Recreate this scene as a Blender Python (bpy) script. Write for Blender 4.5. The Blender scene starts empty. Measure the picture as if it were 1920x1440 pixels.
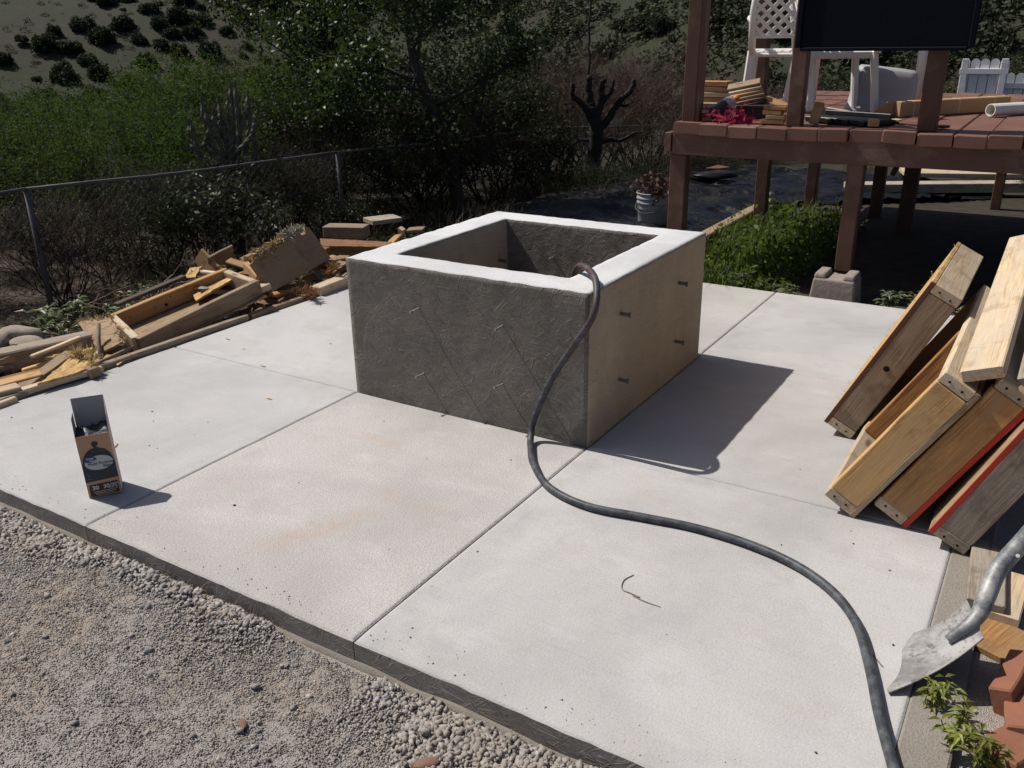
import bpy, bmesh, math, random
import numpy as np
from mathutils import Vector, Matrix, Euler

scene = bpy.context.scene
C = scene.collection
R = math.radians

# ---------------------------------------------------------------- camera, sky, sun, exposure
cam_data = bpy.data.cameras.new('camera')
cam_data.sensor_width = 36.0
cam_data.lens = 1645.575 / 1920.0 * 36.0
cam_data.clip_start = 0.05
cam_data.clip_end = 2000.0
cam = bpy.data.objects.new('camera', cam_data)
cam.location = (2.67026, -2.87708, 1.55800)
cam.rotation_euler = (1.19259491, 0.0143903824, 0.554343736)
C.objects.link(cam)
scene.camera = cam

SUN_DIR = Vector((0.486, 0.050, -0.648)).normalized()      # the way the sunlight travels
world = bpy.data.worlds.new('World')
scene.world = world
world.use_nodes = True
wn = world.node_tree.nodes
bg = wn['Background']
sky = wn.new('ShaderNodeTexSky')
sky.sky_type = 'NISHITA'
sky.sun_disc = False
sky.sun_elevation = math.asin(-SUN_DIR.z)
sky.sun_rotation = math.atan2(-SUN_DIR.x, -SUN_DIR.y)
sky.altitude = 1500.0
sky.air_density = 0.55
sky.dust_density = 5.0
sky.ozone_density = 0.3
world.node_tree.links.new(sky.outputs[0], bg.inputs[0])
bg.inputs[1].default_value = 0.105

sun_data = bpy.data.lights.new('sun', 'SUN')
sun_data.energy = 5.0
sun_data.angle = R(0.53)
sun_data.color = (1.0, 0.955, 0.89)
sun = bpy.data.objects.new('sun', sun_data)
sun.rotation_euler = SUN_DIR.to_track_quat('-Z', 'Y').to_euler()
sun.location = (-6, 0, 8)
C.objects.link(sun)

scene.view_settings.view_transform = 'Standard'
scene.view_settings.look = 'None'
scene.view_settings.gamma = 1.0
scene.view_settings.use_curve_mapping = False
scene.view_settings.exposure = 0.0
scene.cycles.max_bounces = 5
scene.cycles.transparent_max_bounces = 6

rng = random.Random(7)
nr = np.random.default_rng(11)

# ---------------------------------------------------------------- object helpers
def tag(o, label=None, cat=None, group=None, kind=None):
    if label: o['label'] = label
    if cat: o['category'] = cat
    if group: o['group'] = group
    if kind: o['kind'] = kind
    return o

def wm(o):
    m = o.matrix_basis
    if o.parent: return wm(o.parent) @ o.matrix_parent_inverse @ m
    return m.copy()

def put(name, mesh, mat=None, parent=None, M=None):
    """link a mesh as one object; M is its world matrix"""
    o = bpy.data.objects.new(name, mesh)
    C.objects.link(o)
    if mat is not None and not mesh.materials:
        mesh.materials.append(mat)
    if M is not None: o.matrix_basis = M
    if parent is not None:
        o.parent = parent
        o.matrix_parent_inverse = wm(parent).inverted()
    return o

def thing(name, loc, label, cat, group=None, rz=0.0):
    o = bpy.data.objects.new(name, None)
    o.empty_display_size = 0.1
    C.objects.link(o)
    o.location = loc
    o.rotation_euler = (0, 0, rz)
    return tag(o, label, cat, group)

def dup(o, M=None, parent=None):
    """copy a thing with its parts and sub-parts; M is the new basis matrix"""
    c = o.copy()
    C.objects.link(c)
    if parent is not None:
        c.parent = parent
        c.matrix_parent_inverse = o.matrix_parent_inverse.copy()
    if M is not None: c.matrix_basis = M
    for ch in [x for x in bpy.data.objects if x.parent == o]:
        dup(ch, None, c)
    return c

def npmesh(name, v, f, smooth=False):
    v = np.asarray(v, dtype=np.float32); f = np.asarray(f, dtype=np.int32)
    me = bpy.data.meshes.new(name)
    n, k = f.shape
    me.vertices.add(len(v)); me.vertices.foreach_set('co', v.ravel())
    me.loops.add(n * k); me.loops.foreach_set('vertex_index', f.ravel())
    me.polygons.add(n)
    me.polygons.foreach_set('loop_start', np.arange(0, n * k, k, dtype=np.int32))
    me.polygons.foreach_set('loop_total', np.full(n, k, dtype=np.int32))
    if smooth: me.polygons.foreach_set('use_smooth', np.ones(n, dtype=bool))
    me.update(calc_edges=True)
    return me

def pymesh(name, v, f, smooth=False):
    me = bpy.data.meshes.new(name)
    me.from_pydata([tuple(p) for p in v], [], [tuple(q) for q in f])
    if smooth:
        for p in me.polygons: p.use_smooth = True
    me.update()
    return me

class MB:
    """collects verts and faces of one mesh"""
    def __init__(s): s.v = []; s.f = []
    def add(s, v, f, M=None):
        b = len(s.v)
        s.v += [tuple(M @ Vector(p)) if M is not None else tuple(p) for p in v]
        s.f += [tuple(i + b for i in q) for q in f]
        return s
    def box(s, c, d, rz=0, bev=0.004, M=None):
        v, f = chamf(d[0], d[1], d[2], bev)
        m = Matrix.Translation(c) @ Matrix.Rotation(rz, 4, 'Z')
        if M is not None: m = M @ m
        return s.add(v, f, m)
    def tube(s, pts, rad, n=8, caps=True, M=None):
        v, f = tube(pts, rad, n, caps)
        return s.add(v, f, M)
    def mesh(s, name, smooth=False): return pymesh(name, s.v, s.f, smooth)

def chamf(L, w, t, e, segs=1, jit=0.0, rg=None):
    """board along X with chamfered long edges, optionally a little crooked"""
    e = min(e, w * .4, t * .4)
    y, z = w / 2, t / 2
    sec = [(y, z - e), (y - e, z), (-y + e, z), (-y, z - e), (-y, -z + e), (-y + e, -z), (y - e, -z), (y, -z + e)]
    v = []; f = []
    xs = [-L / 2, -L / 2 + e] + [-L / 2 + L * k / segs for k in range(1, segs)] + [L / 2 - e, L / 2]
    for i, x in enumerate(xs):
        end = i in (0, len(xs) - 1)
        dy = rg.uniform(-jit, jit) if rg else 0; dz = rg.uniform(-jit, jit) if rg else 0
        for (a, b) in sec:
            if end: a *= (y - e * .7) / y; b *= (z - e * .7) / z
            v.append((x, a + dy, b + dz))
    for i in range(len(xs) - 1):
        for k in range(8):
            a, b = i * 8 + k, i * 8 + (k + 1) % 8
            f.append((a, a + 8, b + 8, b))
    f.append(tuple(range(0, 8)))
    n = (len(xs) - 1) * 8
    f.append(tuple(range(n + 7, n - 1, -1)))
    return v, f

def frame_from(a, b, up):
    a = Vector(a); b = Vector(b)
    x = (b - a).normalized()
    u = Vector(up); y = u.cross(x)
    if y.length < 1e-5: y = Vector((0, 1, 0))
    y.normalize(); z = x.cross(y)
    m = Matrix((x, y, z)).transposed().to_4x4()
    m.translation = (a + b) / 2
    return m, (b - a).length

def board(name, a, b, w, t, mat, parent=None, up=(0, 0, 1), bev=0.004, segs=2, jit=0.0015):
    """a timber from a to b (centre line), w across, t along 'up'"""
    M, L = frame_from(a, b, up)
    v, f = chamf(L, w, t, bev, segs, jit, rng)
    return put(name, pymesh(name, v, f), mat, parent, M)

def tube(pts, rad, n=8, caps=True):
    pts = [Vector(p) for p in pts]
    if not hasattr(rad, '__len__'): rad = [rad] * len(pts)
    v = []; f = []
    prev = None
    for i, p in enumerate(pts):
        d = (pts[min(i + 1, len(pts) - 1)] - pts[max(i - 1, 0)]).normalized()
        if prev is None:
            u = d.orthogonal().normalized()
        else:
            u = (prev - d * prev.dot(d)).normalized()
        prev = u
        w = d.cross(u)
        for k in range(n):
            an = 2 * math.pi * k / n
            v.append(p + (u * math.cos(an) + w * math.sin(an)) * rad[i])
    for i in range(len(pts) - 1):
        for k in range(n):
            a, b = i * n + k, i * n + (k + 1) % n
            f.append((a, b, b + n, a + n))
    if caps:
        f.append(tuple(range(n - 1, -1, -1)))
        m = (len(pts) - 1) * n
        f.append(tuple(range(m, m + n)))
    return v, f

def spline(pts, k=8):
    """Catmull-Rom through pts"""
    P = [Vector(p) for p in pts]
    P = [P[0] * 2 - P[1]] + P + [P[-1] * 2 - P[-2]]
    out = []
    for i in range(1, len(P) - 2):
        for j in range(k):
            t = j / k
            out.append(0.5 * ((2 * P[i]) + (P[i + 1] - P[i - 1]) * t + (2 * P[i - 1] - 5 * P[i] + 4 * P[i + 1] - P[i + 2]) * t * t + (3 * P[i] - P[i - 1] - 3 * P[i + 1] + P[i + 2]) * t ** 3))
    out.append(P[-2])
    return out

def vnoise(x, y, seed=0):
    """smooth value noise, vectorised"""
    x = np.asarray(x, float); y = np.asarray(y, float)
    xi = np.floor(x).astype(np.int64); yi = np.floor(y).astype(np.int64)
    fx = x - xi; fy = y - yi
    fx = fx * fx * (3 - 2 * fx); fy = fy * fy * (3 - 2 * fy)
    def h(a, b):
        n = (a * 374761393 + b * 668265263 + seed * 974711) & 0x7fffffff
        n = ((n ^ (n >> 13)) * 1274126177) & 0x7fffffff
        return ((n ^ (n >> 16)) & 0xffff) / 65535.0
    return (h(xi, yi) * (1 - fx) + h(xi + 1, yi) * fx) * (1 - fy) + (h(xi, yi + 1) * (1 - fx) + h(xi + 1, yi + 1) * fx) * fy

def fbm(x, y, seed=0, oct=4):
    s = 0; a = .5
    for o in range(oct):
        s = s + a * (vnoise(x * 2 ** o, y * 2 ** o, seed + o) - .5); a *= .5
    return s

def smooth(a, b, x):
    t = np.clip((np.asarray(x, float) - a) / (b - a), 0, 1)
    return t * t * (3 - 2 * t)

# ---------------------------------------------------------------- materials
class T:
    def __init__(s, name):
        s.m = bpy.data.materials.new(name); s.m.use_nodes = True
        s.t = s.m.node_tree; s.b = s.t.nodes['Principled BSDF']
        s.b.inputs['Specular IOR Level'].default_value = 0.3
    def n(s, typ, **kw):
        nd = s.t.nodes.new('ShaderNode' + typ)
        for k, v in kw.items():
            if k in nd.inputs: s.set(nd.inputs[k], v)
            elif hasattr(nd, k): setattr(nd, k, v)
        return nd
    def set(s, inp, v):
        if isinstance(v, bpy.types.NodeSocket): s.t.links.new(v, inp)
        elif isinstance(v, (tuple, list)) and len(v) == 3 and inp.type == 'RGBA': inp.default_value = (*v, 1)
        else: inp.default_value = v
    def obj(s, rand=True):
        o = s.n('TexCoord').outputs['Object']
        if not rand: return o
        r = s.n('ObjectInfo').outputs['Random']
        m = s.n('VectorMath', operation='SCALE'); s.set(m.inputs[0], (37., 19., 53.)); s.set(m.inputs['Scale'], r)
        a = s.n('VectorMath', operation='ADD'); s.set(a.inputs[0], o); s.set(a.inputs[1], m.outputs[0])
        return a.outputs[0]
    def pos(s): return s.n('NewGeometry').outputs['Position']
    def map(s, v, sc, rot=(0, 0, 0)):
        m = s.n('Mapping'); s.set(m.inputs['Vector'], v); m.inputs['Scale'].default_value = sc; m.inputs['Rotation'].default_value = rot
        return m.outputs[0]
    def noise(s, v, scale, detail=4, rough=.6, dist=0.):
        k = s.n('TexNoise', Scale=scale, Detail=detail, Roughness=rough, Distortion=dist); s.set(k.inputs['Vector'], v)
        return k.outputs['Fac']
    def vor(s, v, scale, feature='F1', out='Distance'):
        k = s.n('TexVoronoi', Scale=scale); k.feature = feature; s.set(k.inputs['Vector'], v)
        return k.outputs[out]
    def ramp(s, fac, stops):
        r = s.n('ValToRGB'); s.set(r.inputs[0], fac); e = r.color_ramp.elements
        while len(e) < len(stops): e.new(.5)
        for q, (p, c) in zip(e, stops):
            q.position = p
            q.color = (*c, 1) if hasattr(c, '__len__') else (c, c, c, 1)
        return r.outputs[0]
    def mix(s, f, a, b, mode='MIX'):
        m = s.n('Mix', data_type='RGBA', blend_type=mode)
        s.set(m.inputs[0], f); s.set(m.inputs[6], a); s.set(m.inputs[7], b)
        return m.outputs[2]
    def math(s, op, a, b=0.):
        m = s.n('Math', operation=op); s.set(m.inputs[0], a); s.set(m.inputs[1], b)
        return m.outputs[0]
    def bump(s, h, strength, dist, normal=None):
        b = s.n('Bump', Strength=strength, Distance=dist); s.set(b.inputs['Height'], h)
        if normal is not None: s.set(b.inputs['Normal'], normal)
        return b.outputs[0]
    def vary(s, col, lo=.8, hi=1.2):
        r = s.n('ObjectInfo').outputs['Random']
        v = s.n('MapRange'); s.set(v.inputs[0], r); v.inputs[3].default_value = lo; v.inputs[4].default_value = hi
        h = s.n('HueSaturation'); s.set(h.inputs['Color'], col); s.set(h.inputs['Value'], v.outputs[0])
        return h.outputs[0]
    def out(s, col=None, rough=None, normal=None, **kw):
        if col is not None: s.set(s.b.inputs['Base Color'], col)
        if rough is not None: s.set(s.b.inputs['Roughness'], rough)
        if normal is not None: s.set(s.b.inputs['Normal'], normal)
        for k, v in kw.items(): s.set(s.b.inputs[k.replace('_', ' ')], v)
        return s.m

def wood(name, light, dark, grey=None, amt=.5, knots=True, rough=.8, lohi=(.82, 1.15)):
    t = T(name); co = t.obj()
    g = t.noise(t.map(co, (1.1, 15, 15)), 2.6, 5, .62, 1.2)
    fine = t.noise(t.map(co, (4, 140, 140)), 2.0, 3, .6)
    col = t.ramp(g, [(.36, dark), (.47, tuple((a * .6 + b * .4) for a, b in zip(light, dark))), (.58, light)])
    col = t.mix(.4, col, t.ramp(fine, [(.40, tuple(.5 * c for c in dark)), (.60, light)]))
    if grey:
        w = t.noise(t.map(co, (1.5, 5, 5)), 2.2, 5, .6)
        col = t.mix(t.ramp(w, [(.5 - amt * .35, 0.), (.5 + (1 - amt) * .3, 1.)]), grey, col)
    if knots:
        k = t.vor(t.map(co, (1.6, 5.0, 5.0)), 1.7)
        col = t.mix(t.ramp(k, [(.05, .85), (.13, 0.)]), col, tuple(.35 * c for c in dark))
    st = t.noise(co, 7, 5, .7)
    col = t.mix(t.ramp(st, [(.52, 0.), (.70, .6)]), col, tuple(.6 * c for c in dark))
    return t.out(t.vary(col, *lohi), rough, t.bump(t.math('ADD', fine, g), .35, .004))

def osb(name, light, dark, k=1.0):
    t = T(name); co = t.obj()
    wv = t.noise(co, 9, 2, .5)
    cols = None
    for i, rot in enumerate((.3, 1.5, 2.5)):
        v = t.map(co, (22 * k, 85 * k, 40 * k), (0, 0, rot))
        c = t.vor(v, 1.0, 'F1', 'Color')
        sep = t.n('SeparateColor'); t.set(sep.inputs[0], c)
        cols = sep.outputs[0] if cols is None else t.mix(t.ramp(sep.outputs[1], [(.45, 0.), (.5, 1.)]), cols, sep.outputs[0])
    col = t.ramp(cols, [(.05, dark), (.4, tuple(.5 * (a + b) for a, b in zip(light, dark))), (.95, light)])
    col = t.mix(t.ramp(wv, [(.35, .35), (.7, 0.)]), col, dark)
    return t.out(col, .8, t.bump(cols, .5, .003))

def plain(name, col, rough=.6, dirt=.0, dcol=(.1, .08, .06), bump=0., scale=12, **kw):
    t = T(name); co = t.obj()
    nz = t.noise(co, scale, 5, .65)
    c = t.mix(t.ramp(nz, [(.4, 0.), (.75, dirt)]), col, dcol) if dirt else t.mix(t.math('MULTIPLY', nz, .25), col, tuple(.75 * a for a in col))
    n = t.bump(nz, bump, .004) if bump else None
    return t.out(c, rough, n, **kw)

def leafmat(name, a, b, trans=.35, rough=.5):
    t = T(name)
    rnd = t.n('NewGeometry').outputs['Random Per Island']
    col = t.ramp(rnd, [(0., a), (.6, tuple(.5 * (x + y) for x, y in zip(a, b))), (1., b)])
    oi = t.n('ObjectInfo').outputs['Random']
    hs = t.n('HueSaturation'); t.set(hs.inputs['Color'], col); t.set(hs.inputs['Hue'], t.math('ADD', t.math('MULTIPLY', oi, .05), .472)); t.set(hs.inputs['Value'], t.math('ADD', t.math('MULTIPLY', oi, .75), .65))
    col = hs.outputs[0]
    t.out(col, rough)
    tr = t.n('BsdfTranslucent'); t.set(tr.inputs[0], t.mix(.5, col, (b[0] * 1.3, b[1] * 1.5, b[2] * .6)))
    mx = t.n('MixShader'); t.set(mx.inputs[0], trans)
    t.t.links.new(t.b.outputs[0], mx.inputs[1]); t.t.links.new(tr.outputs[0], mx.inputs[2])
    t.t.links.new(mx.outputs[0], t.t.nodes['Material Output'].inputs[0])
    return t.m

def concrete_slab(name, base, tint, coarse, broom):
    t = T(name); p = t.pos()
    big = t.noise(p, 1.1, 5, .6, .4)
    mid = t.noise(p, 5.5, 5, .65)
    fine = t.noise(p, 130, 3, .7)
    grit = t.vor(p, 210)
    lines = t.noise(t.map(p, (2.5, 95, 1), (0, 0, .06)), 1.6, 4, .65)
    dk = tuple(.78 * c for c in base)
    col = t.mix(t.ramp(big, [(.38, 1.), (.60, 0.)]), base, dk)
    col = t.mix(t.ramp(mid, [(.52, 0.), (.72, .55)]), col, tint)
    col = t.mix(t.math('MULTIPLY', t.ramp(fine, [(.3, 1.), (.6, 0.)]), .25 + coarse * .35), col, tuple(.55 * c for c in base))
    lt = t.noise(t.map(p, (1.3, 3, 1)), 1.7, 6, .7)
    col = t.mix(t.ramp(lt, [(.56, 0.), (.75, .45)]), col, tuple(min(.8, 1.18 * c) for c in base))
    pits = t.noise(p, 46, 4, .75)
    col = t.mix(t.ramp(pits, [(.68, 0.), (.76, .4)]), col, tuple(.4 * c for c in base))
    if broom > .2:
        col = t.mix(t.math('MULTIPLY', t.ramp(lines, [(.56, 0.), (.70, 1.)]), .20 * broom), col, tuple(.5 * c for c in base))
    speck = t.noise(p, 260, 2, .6)
    col = t.mix(t.ramp(speck, [(.60, 0.), (.72, .35 + .25 * coarse)]), col, tuple(.42 * c for c in base))
    col = t.mix(t.ramp(t.noise(p, 330, 2, .6), [(.62, 0.), (.72, .5)]), col, tuple(min(.85, 1.35 * c) for c in base))
    rust = t.noise(t.map(p, (1.0, 2.2, 1), (0, 0, .9)), 1.6, 5, .65)
    col = t.mix(t.ramp(rust, [(.60, 0.), (.74, .25 + .35 * coarse)]), col, (.43, .33, .27))
    damp = t.noise(p, 2.6, 5, .7)
    col = t.mix(t.ramp(damp, [(.56, 0.), (.66, .42)]), col, tuple(.70 * c for c in base))
    sx = t.n('SeparateXYZ'); t.set(sx.inputs[0], p)
    jd = None
    for ax_i, c in ((0, 1.285), (1, -.045), (0, -.04), (1, 1.30)):
        d = t.math('ABSOLUTE', t.math('SUBTRACT', sx.outputs[ax_i], c))
        jd = d if jd is None else t.math('MINIMUM', jd, d)
    sm = t.math('MULTIPLY', t.ramp(jd, [(.0, 1.), (.075, 0.)]), t.ramp(t.noise(p, 6.5, 5, .7), [(.42, 0.), (.62, .5)]))
    col = t.mix(sm, col, tuple(c * k for c, k in zip(base, (.66, .68, .72))))
    if coarse > .9:
        q = t.n('VectorMath', operation='SUBTRACT'); t.set(q.inputs[0], p); t.set(q.inputs[1], (.72, -1.03, 0.))
        dl = t.n('VectorMath', operation='LENGTH'); t.set(dl.inputs[0], t.map(t.map(q.outputs[0], (1, 1, 1), (0, 0, -1.15)), (1.7, 7., 1)))
        st = t.math('MULTIPLY', t.ramp(dl.outputs['Value'], [(.1, 1.), (.6, 0.)]), t.ramp(t.noise(p, 14, 5, .7), [(.35, .1), (.6, .75)]))
        col = t.mix(st, col, (.40, .315, .26))
    n = t.bump(lines, .45 * broom, .006)
    n = t.bump(t.math('ADD', fine, t.math('MULTIPLY', grit, coarse * .5)), .40 + .1 * coarse, .005, n)
    n = t.bump(mid, .15, .01, n)
    return t.out(col, .9, n)

m_slab = concrete_slab('broomed_concrete', (.472, .460, .448), (.42, .39, .36), .0, 1.)
m_slab_cool = concrete_slab('smooth_grey_concrete', (.475, .468, .462), (.43, .412, .396), .0, .7)
m_slab_coarse = concrete_slab('coarse_salt_finish_concrete', (.495, .472, .452), (.45, .402, .365), 1., .1)

def concrete_wall(name, base, dark, flakes, streak):
    t = T(name); p = t.pos()
    big = t.noise(p, 2.6, 5, .6)
    fine = t.noise(p, 160, 4, .7)
    hs = None
    for i, (rot, sc) in enumerate(((.35, 1.), (1.25, .8), (-.7, .9), (-.12, .6), (.8, .7))):
        # pressed-in strand marks of the form board
        v = t.map(t.map(p, (1, 1, 1), (0, rot, 0)), (2.6 * sc, 2.6, 36 * sc))
        q = t.noise(v, 1.5, 2, .5, .25)
        e = t.math('ABSOLUTE', t.math('SUBTRACT', q, .5))
        e = t.ramp(e, [(.0, 1.), (.025, 0.)])
        mask = t.ramp(t.noise(p, 7 + 2 * i, 2, .5), [(.48, 0.), (.56, 1.)])
        e = t.math('MULTIPLY', e, mask)
        hs = e if hs is None else t.math('MAXIMUM', hs, e)
    col = t.mix(t.ramp(big, [(.35, 1.), (.65, 0.)]), base, dark)
    if streak:
        sv = t.noise(t.map(p, (7, 7, 1.6)), 2.4, 6, .7)
        col = t.mix(t.ramp(sv, [(.5, 0.), (.75, .4)]), col, tuple(1.2 * c for c in base))
        col = t.mix(t.ramp(t.noise(p, 1.7, 5, .65), [(.42, .6), (.62, 0.)]), col, (.27, .235, .185))
        col = t.mix(t.ramp(t.noise(p, 24, 5, .7), [(.58, 0.), (.74, .5)]), col, dark)
    col = t.mix(t.ramp(t.noise(p, 30, 4, .7), [(.6, 0.), (.8, .5)]), col, tuple(.6 * c for c in dark))
    flat = t.math('MULTIPLY', t.noise(t.map(p, (10, 10, 22), (0, .5, 0)), 2.0, 3, .55), .45)
    n = t.bump(t.math('ADD', hs, flat), flakes, .006)
    n = t.bump(fine, .25, .002, n)
    return t.out(col, .85, n)

m_rim = concrete_wall('rough_form_side_concrete', (.25, .228, .20), (.18, .162, .14), .5, False)
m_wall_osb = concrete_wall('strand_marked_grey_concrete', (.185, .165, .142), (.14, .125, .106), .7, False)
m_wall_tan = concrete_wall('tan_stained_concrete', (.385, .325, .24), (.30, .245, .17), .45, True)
m_wall_top = concrete_slab('trowelled_pale_concrete', (.62, .62, .62), (.55, .54, .53), .3, .3)
m_old_conc = concrete_slab('old_stained_concrete', (.26, .232, .20), (.20, .165, .125), 1., .0)

W_grey = wood('weathered_grey_wood', (.35, .28, .205), (.13, .095, .063), (.25, .21, .165), .45)
W_pine = wood('pale_pine_wood', (.72, .42, .155), (.42, .20, .058), (.52, .33, .15), .2)
W_fresh = wood('sunbleached_pine_wood', (.66, .50, .31), (.36, .235, .12), (.46, .385, .29), .4)
W_brown = wood('brown_stained_wood', (.52, .275, .095), (.22, .10, .034), (.32, .195, .095), .3)
W_knot = wood('orange_knotty_wood', (.50, .255, .085), (.14, .05, .018), None)
W_old = wood('dirty_grey_brown_wood', (.36, .245, .145), (.12, .073, .041), (.24, .185, .13), .45)
W_dark = wood('dark_damp_wood', (.085, .065, .05), (.04, .03, .022), None)
W_ash = wood('cement_stained_wood', (.40, .335, .255), (.18, .135, .092), (.33, .29, .24), .5)
W_ply = wood('stained_plywood', (.34, .235, .135), (.20, .125, .065), (.27, .20, .13), .4, False)
M_osb = osb('strand_board', (.62, .43, .19), (.30, .17, .06))
M_osb_dull = osb('dull_strand_board', (.36, .255, .15), (.20, .13, .07), .8)
M_osb_red = osb('reddish_strand_board', (.26, .135, .06), (.12, .052, .022))
M_fibre = leafmat('torn_wood_fibre', (.30, .20, .095), (.60, .46, .27), .1, .8)
M_fibre_grey = leafmat('grey_torn_fibre', (.20, .18, .155), (.42, .38, .33), .15, .8)
M_fibre_red = leafmat('rust_torn_fibre', (.15, .065, .03), (.34, .18, .09), .1, .8)
M_red = plain('red_painted_edge', (.42, .035, .02), .6, .4, (.2, .05, .03))
M_redbrown = plain('red_brown_edge', (.13, .045, .03), .75, .4, (.08, .05, .04))

t = T('brown_deck_paint'); co = t.obj(); nz = t.noise(co, 5, 6, .7)
M_deckpaint = t.out(t.vary(t.mix(t.ramp(nz, [(.50, 0.), (.66, .7)]), t.mix(t.noise(t.map(co, (2, 30, 30)), 3, 4), (.072, .033, .022), (.105, .050, .034)), (.155, .092, .066)), .85, 1.15), .55,
                    t.bump(t.noise(t.map(co, (8, 60, 60)), 2.5, 5, .7), .5, .006))
t = T('deck_board_paint'); co = t.obj(); nz = t.noise(co, 3, 6, .7)
M_deckboard = t.out(t.vary(t.mix(t.ramp(nz, [(.4, 0.), (.75, .6)]), (.140, .064, .044), (.22, .125, .092)), .85, 1.15), .6,
                    t.bump(t.noise(t.map(co, (3, 50, 50)), 2.5, 5, .7), .4, .004))

M_steel = plain('galvanised_steel', (.32, .31, .29), .55, .5, (.2, .17, .14), .2, 60, Metallic=.7)
M_tie = plain('dull_steel_tie', (.17, .165, .15), .6, .5, (.1, .09, .07), .2, 60, Metallic=.5)
M_rail = plain('weathered_fence_steel', (.12, .12, .118), .65, .6, (.05, .046, .042), .0, 7, Metallic=.2)
M_wire = plain('dull_fence_wire', (.03, .03, .029), .8, .3, (.02, .018, .016))

t = T('dusty_black_hose'); co = t.pos()
dst = t.noise(co, 28, 5, .7)
hc = t.mix(t.ramp(dst, [(.42, 0.), (.72, .6)]), (.034, .037, .043), (.15, .16, .175))
up = t.n('SeparateXYZ'); t.set(up.inputs[0], co)
hc = t.mix(t.math('MULTIPLY', t.ramp(up.outputs[2], [(.28, 0.), (.5, 1.)]), t.ramp(t.noise(co, 6, 3), [(.35, .15), (.6, .7)])), hc, (.085, .035, .028))  # upper hose tinted red-brown: reflected colour painted into the rubber
M_hose = t.out(hc, .5, t.bump(t.noise(co, 90, 3, .6), .15, .002))

t = T('blade_with_cement_crust'); co = t.obj(); nz = t.noise(co, 8, 6, .75); n2 = t.noise(co, 26, 5, .75)
M_blade = t.out(t.mix(t.ramp(n2, [(.54, 0.), (.62, .75)]), t.mix(t.ramp(nz, [(.38, 0.), (.58, 1.)]), (.19, .185, .178), (.36, .35, .335)), (.10, .095, .09)), .72, t.bump(t.math('ADD', nz, n2), .6, .008), Metallic=.15)
t = T('scuffed_steel_socket'); co = t.obj(); nz = t.noise(co, 12, 6, .75)
M_socket = t.out(t.mix(t.ramp(nz, [(.42, 0.), (.62, 1.)]), (.125, .135, .145), (.36, .35, .33)), .55, t.bump(nz, .4, .004), Metallic=.3)

M_white = plain('white_plastic', (.72, .70, .66), .4, .25, (.45, .42, .37), 0, 6)
M_bin = plain('grey_plastic', (.34, .34, .345), .5, .3, (.24, .23, .22), 0, 5)
M_bucket = plain('white_bucket_plastic', (.30, .30, .305), .5, .45, (.30, .29, .27), 0, 7)
M_picket = plain('white_picket_paint', (.74, .74, .73), .6, .45, (.45, .44, .42), .3, 9)
M_navy = plain('black_panel_coating', (.004, .005, .010), .65, .25, (.008, .008, .013), .3, 60, Specular_IOR_Level=.08)
M_blackpl = plain('black_plastic', (.012, .012, .014), .4, .3, (.05, .05, .05), 0, 15)
M_pvc = plain('white_pvc', (.70, .68, .62), .35, .3, (.45, .42, .36), 0, 8)
M_card = plain('brown_cardboard', (.43, .275, .135), .85, .4, (.34, .21, .10), .1, 5)
M_tape = plain('faded_tape', (.52, .40, .26), .6)
M_clearpl = plain('cloudy_clear_plastic', (.50, .50, .50), .15, .3, (.3, .3, .3), 0, 12, Transmission_Weight=.55)
M_smoke = plain('dark_bottle_plastic', (.035, .035, .04), .2, .2, (.1, .1, .1), 0, 10)
M_orange = plain('orange_cap', (.72, .17, .04), .5)
M_ribbon = leafmat('pink_red_ribbon', (.42, .02, .05), (.72, .10, .16), .3, .5)
M_brick = plain('terracotta', (.25, .105, .06), .9, .6, (.17, .085, .06), .6, 22)
M_pier = plain('pier_block_concrete', (.29, .245, .215), .95, .6, (.19, .155, .13), .8, 38)
M_boulder = plain('field_stone', (.30, .255, .205), .95, .6, (.17, .14, .11), .7, 16)
M_string = plain('pale_string', (.22, .19, .15), .9)
M_hole = plain('black_hole', (.006, .005, .004), .9)
M_ink_dark = plain('charcoal_print', (.030, .034, .046), .45)
M_ink_gloss = plain('light_fold_print', (.10, .115, .14), .4)
M_ink_brown = plain('dark_brown_print', (.075, .028, .020), .6)
M_ink_white = plain('pale_print', (.58, .57, .55), .6)
M_ink_grey = plain('pale_grey_label_print', (.47, .48, .485), .6)
M_ink_blue = plain('blue_print', (.035, .075, .24), .6)
M_ink_text = plain('black_lettering', (.02, .02, .025), .6)
M_kraft = plain('kraft_carton', (.47, .29, .175), .8, .25, (.38, .22, .13), 0, 20)
M_cartin = plain('grey_carton_lining', (.30, .295, .30), .85, .2, (.24, .235, .24), 0, 20)
M_cartside = plain('printed_carton_side', (.56, .46, .40), .75, .75, (.33, .31, .31), 0, 55)

t = T('black_sheeting'); co = t.pos()
wob = t.n('TexNoise', Scale=2.5, Detail=2.0); t.set(wob.inputs['Vector'], co)
wv_ = t.mix(.12, co, wob.outputs['Color'])
f1 = t.vor(t.map(wv_, (1, 1.6, 1), (0, 0, .5)), 5.0); f2 = t.vor(t.map(wv_, (1, 1.4, 1), (0, 0, -.4)), 15.0)
dust = t.noise(co, 2.2, 6, .7)
M_sheet = t.out(t.mix(t.ramp(dust, [(.50, 0.), (.70, .6)]), (.004, .0045, .006), (.020, .018, .016)), t.ramp(dust, [(.4, .34), (.65, .75)]), t.bump(t.math('ADD', f1, t.math('MULTIPLY', f2, .35)), .8, .05), Specular_IOR_Level=.16)

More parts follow.
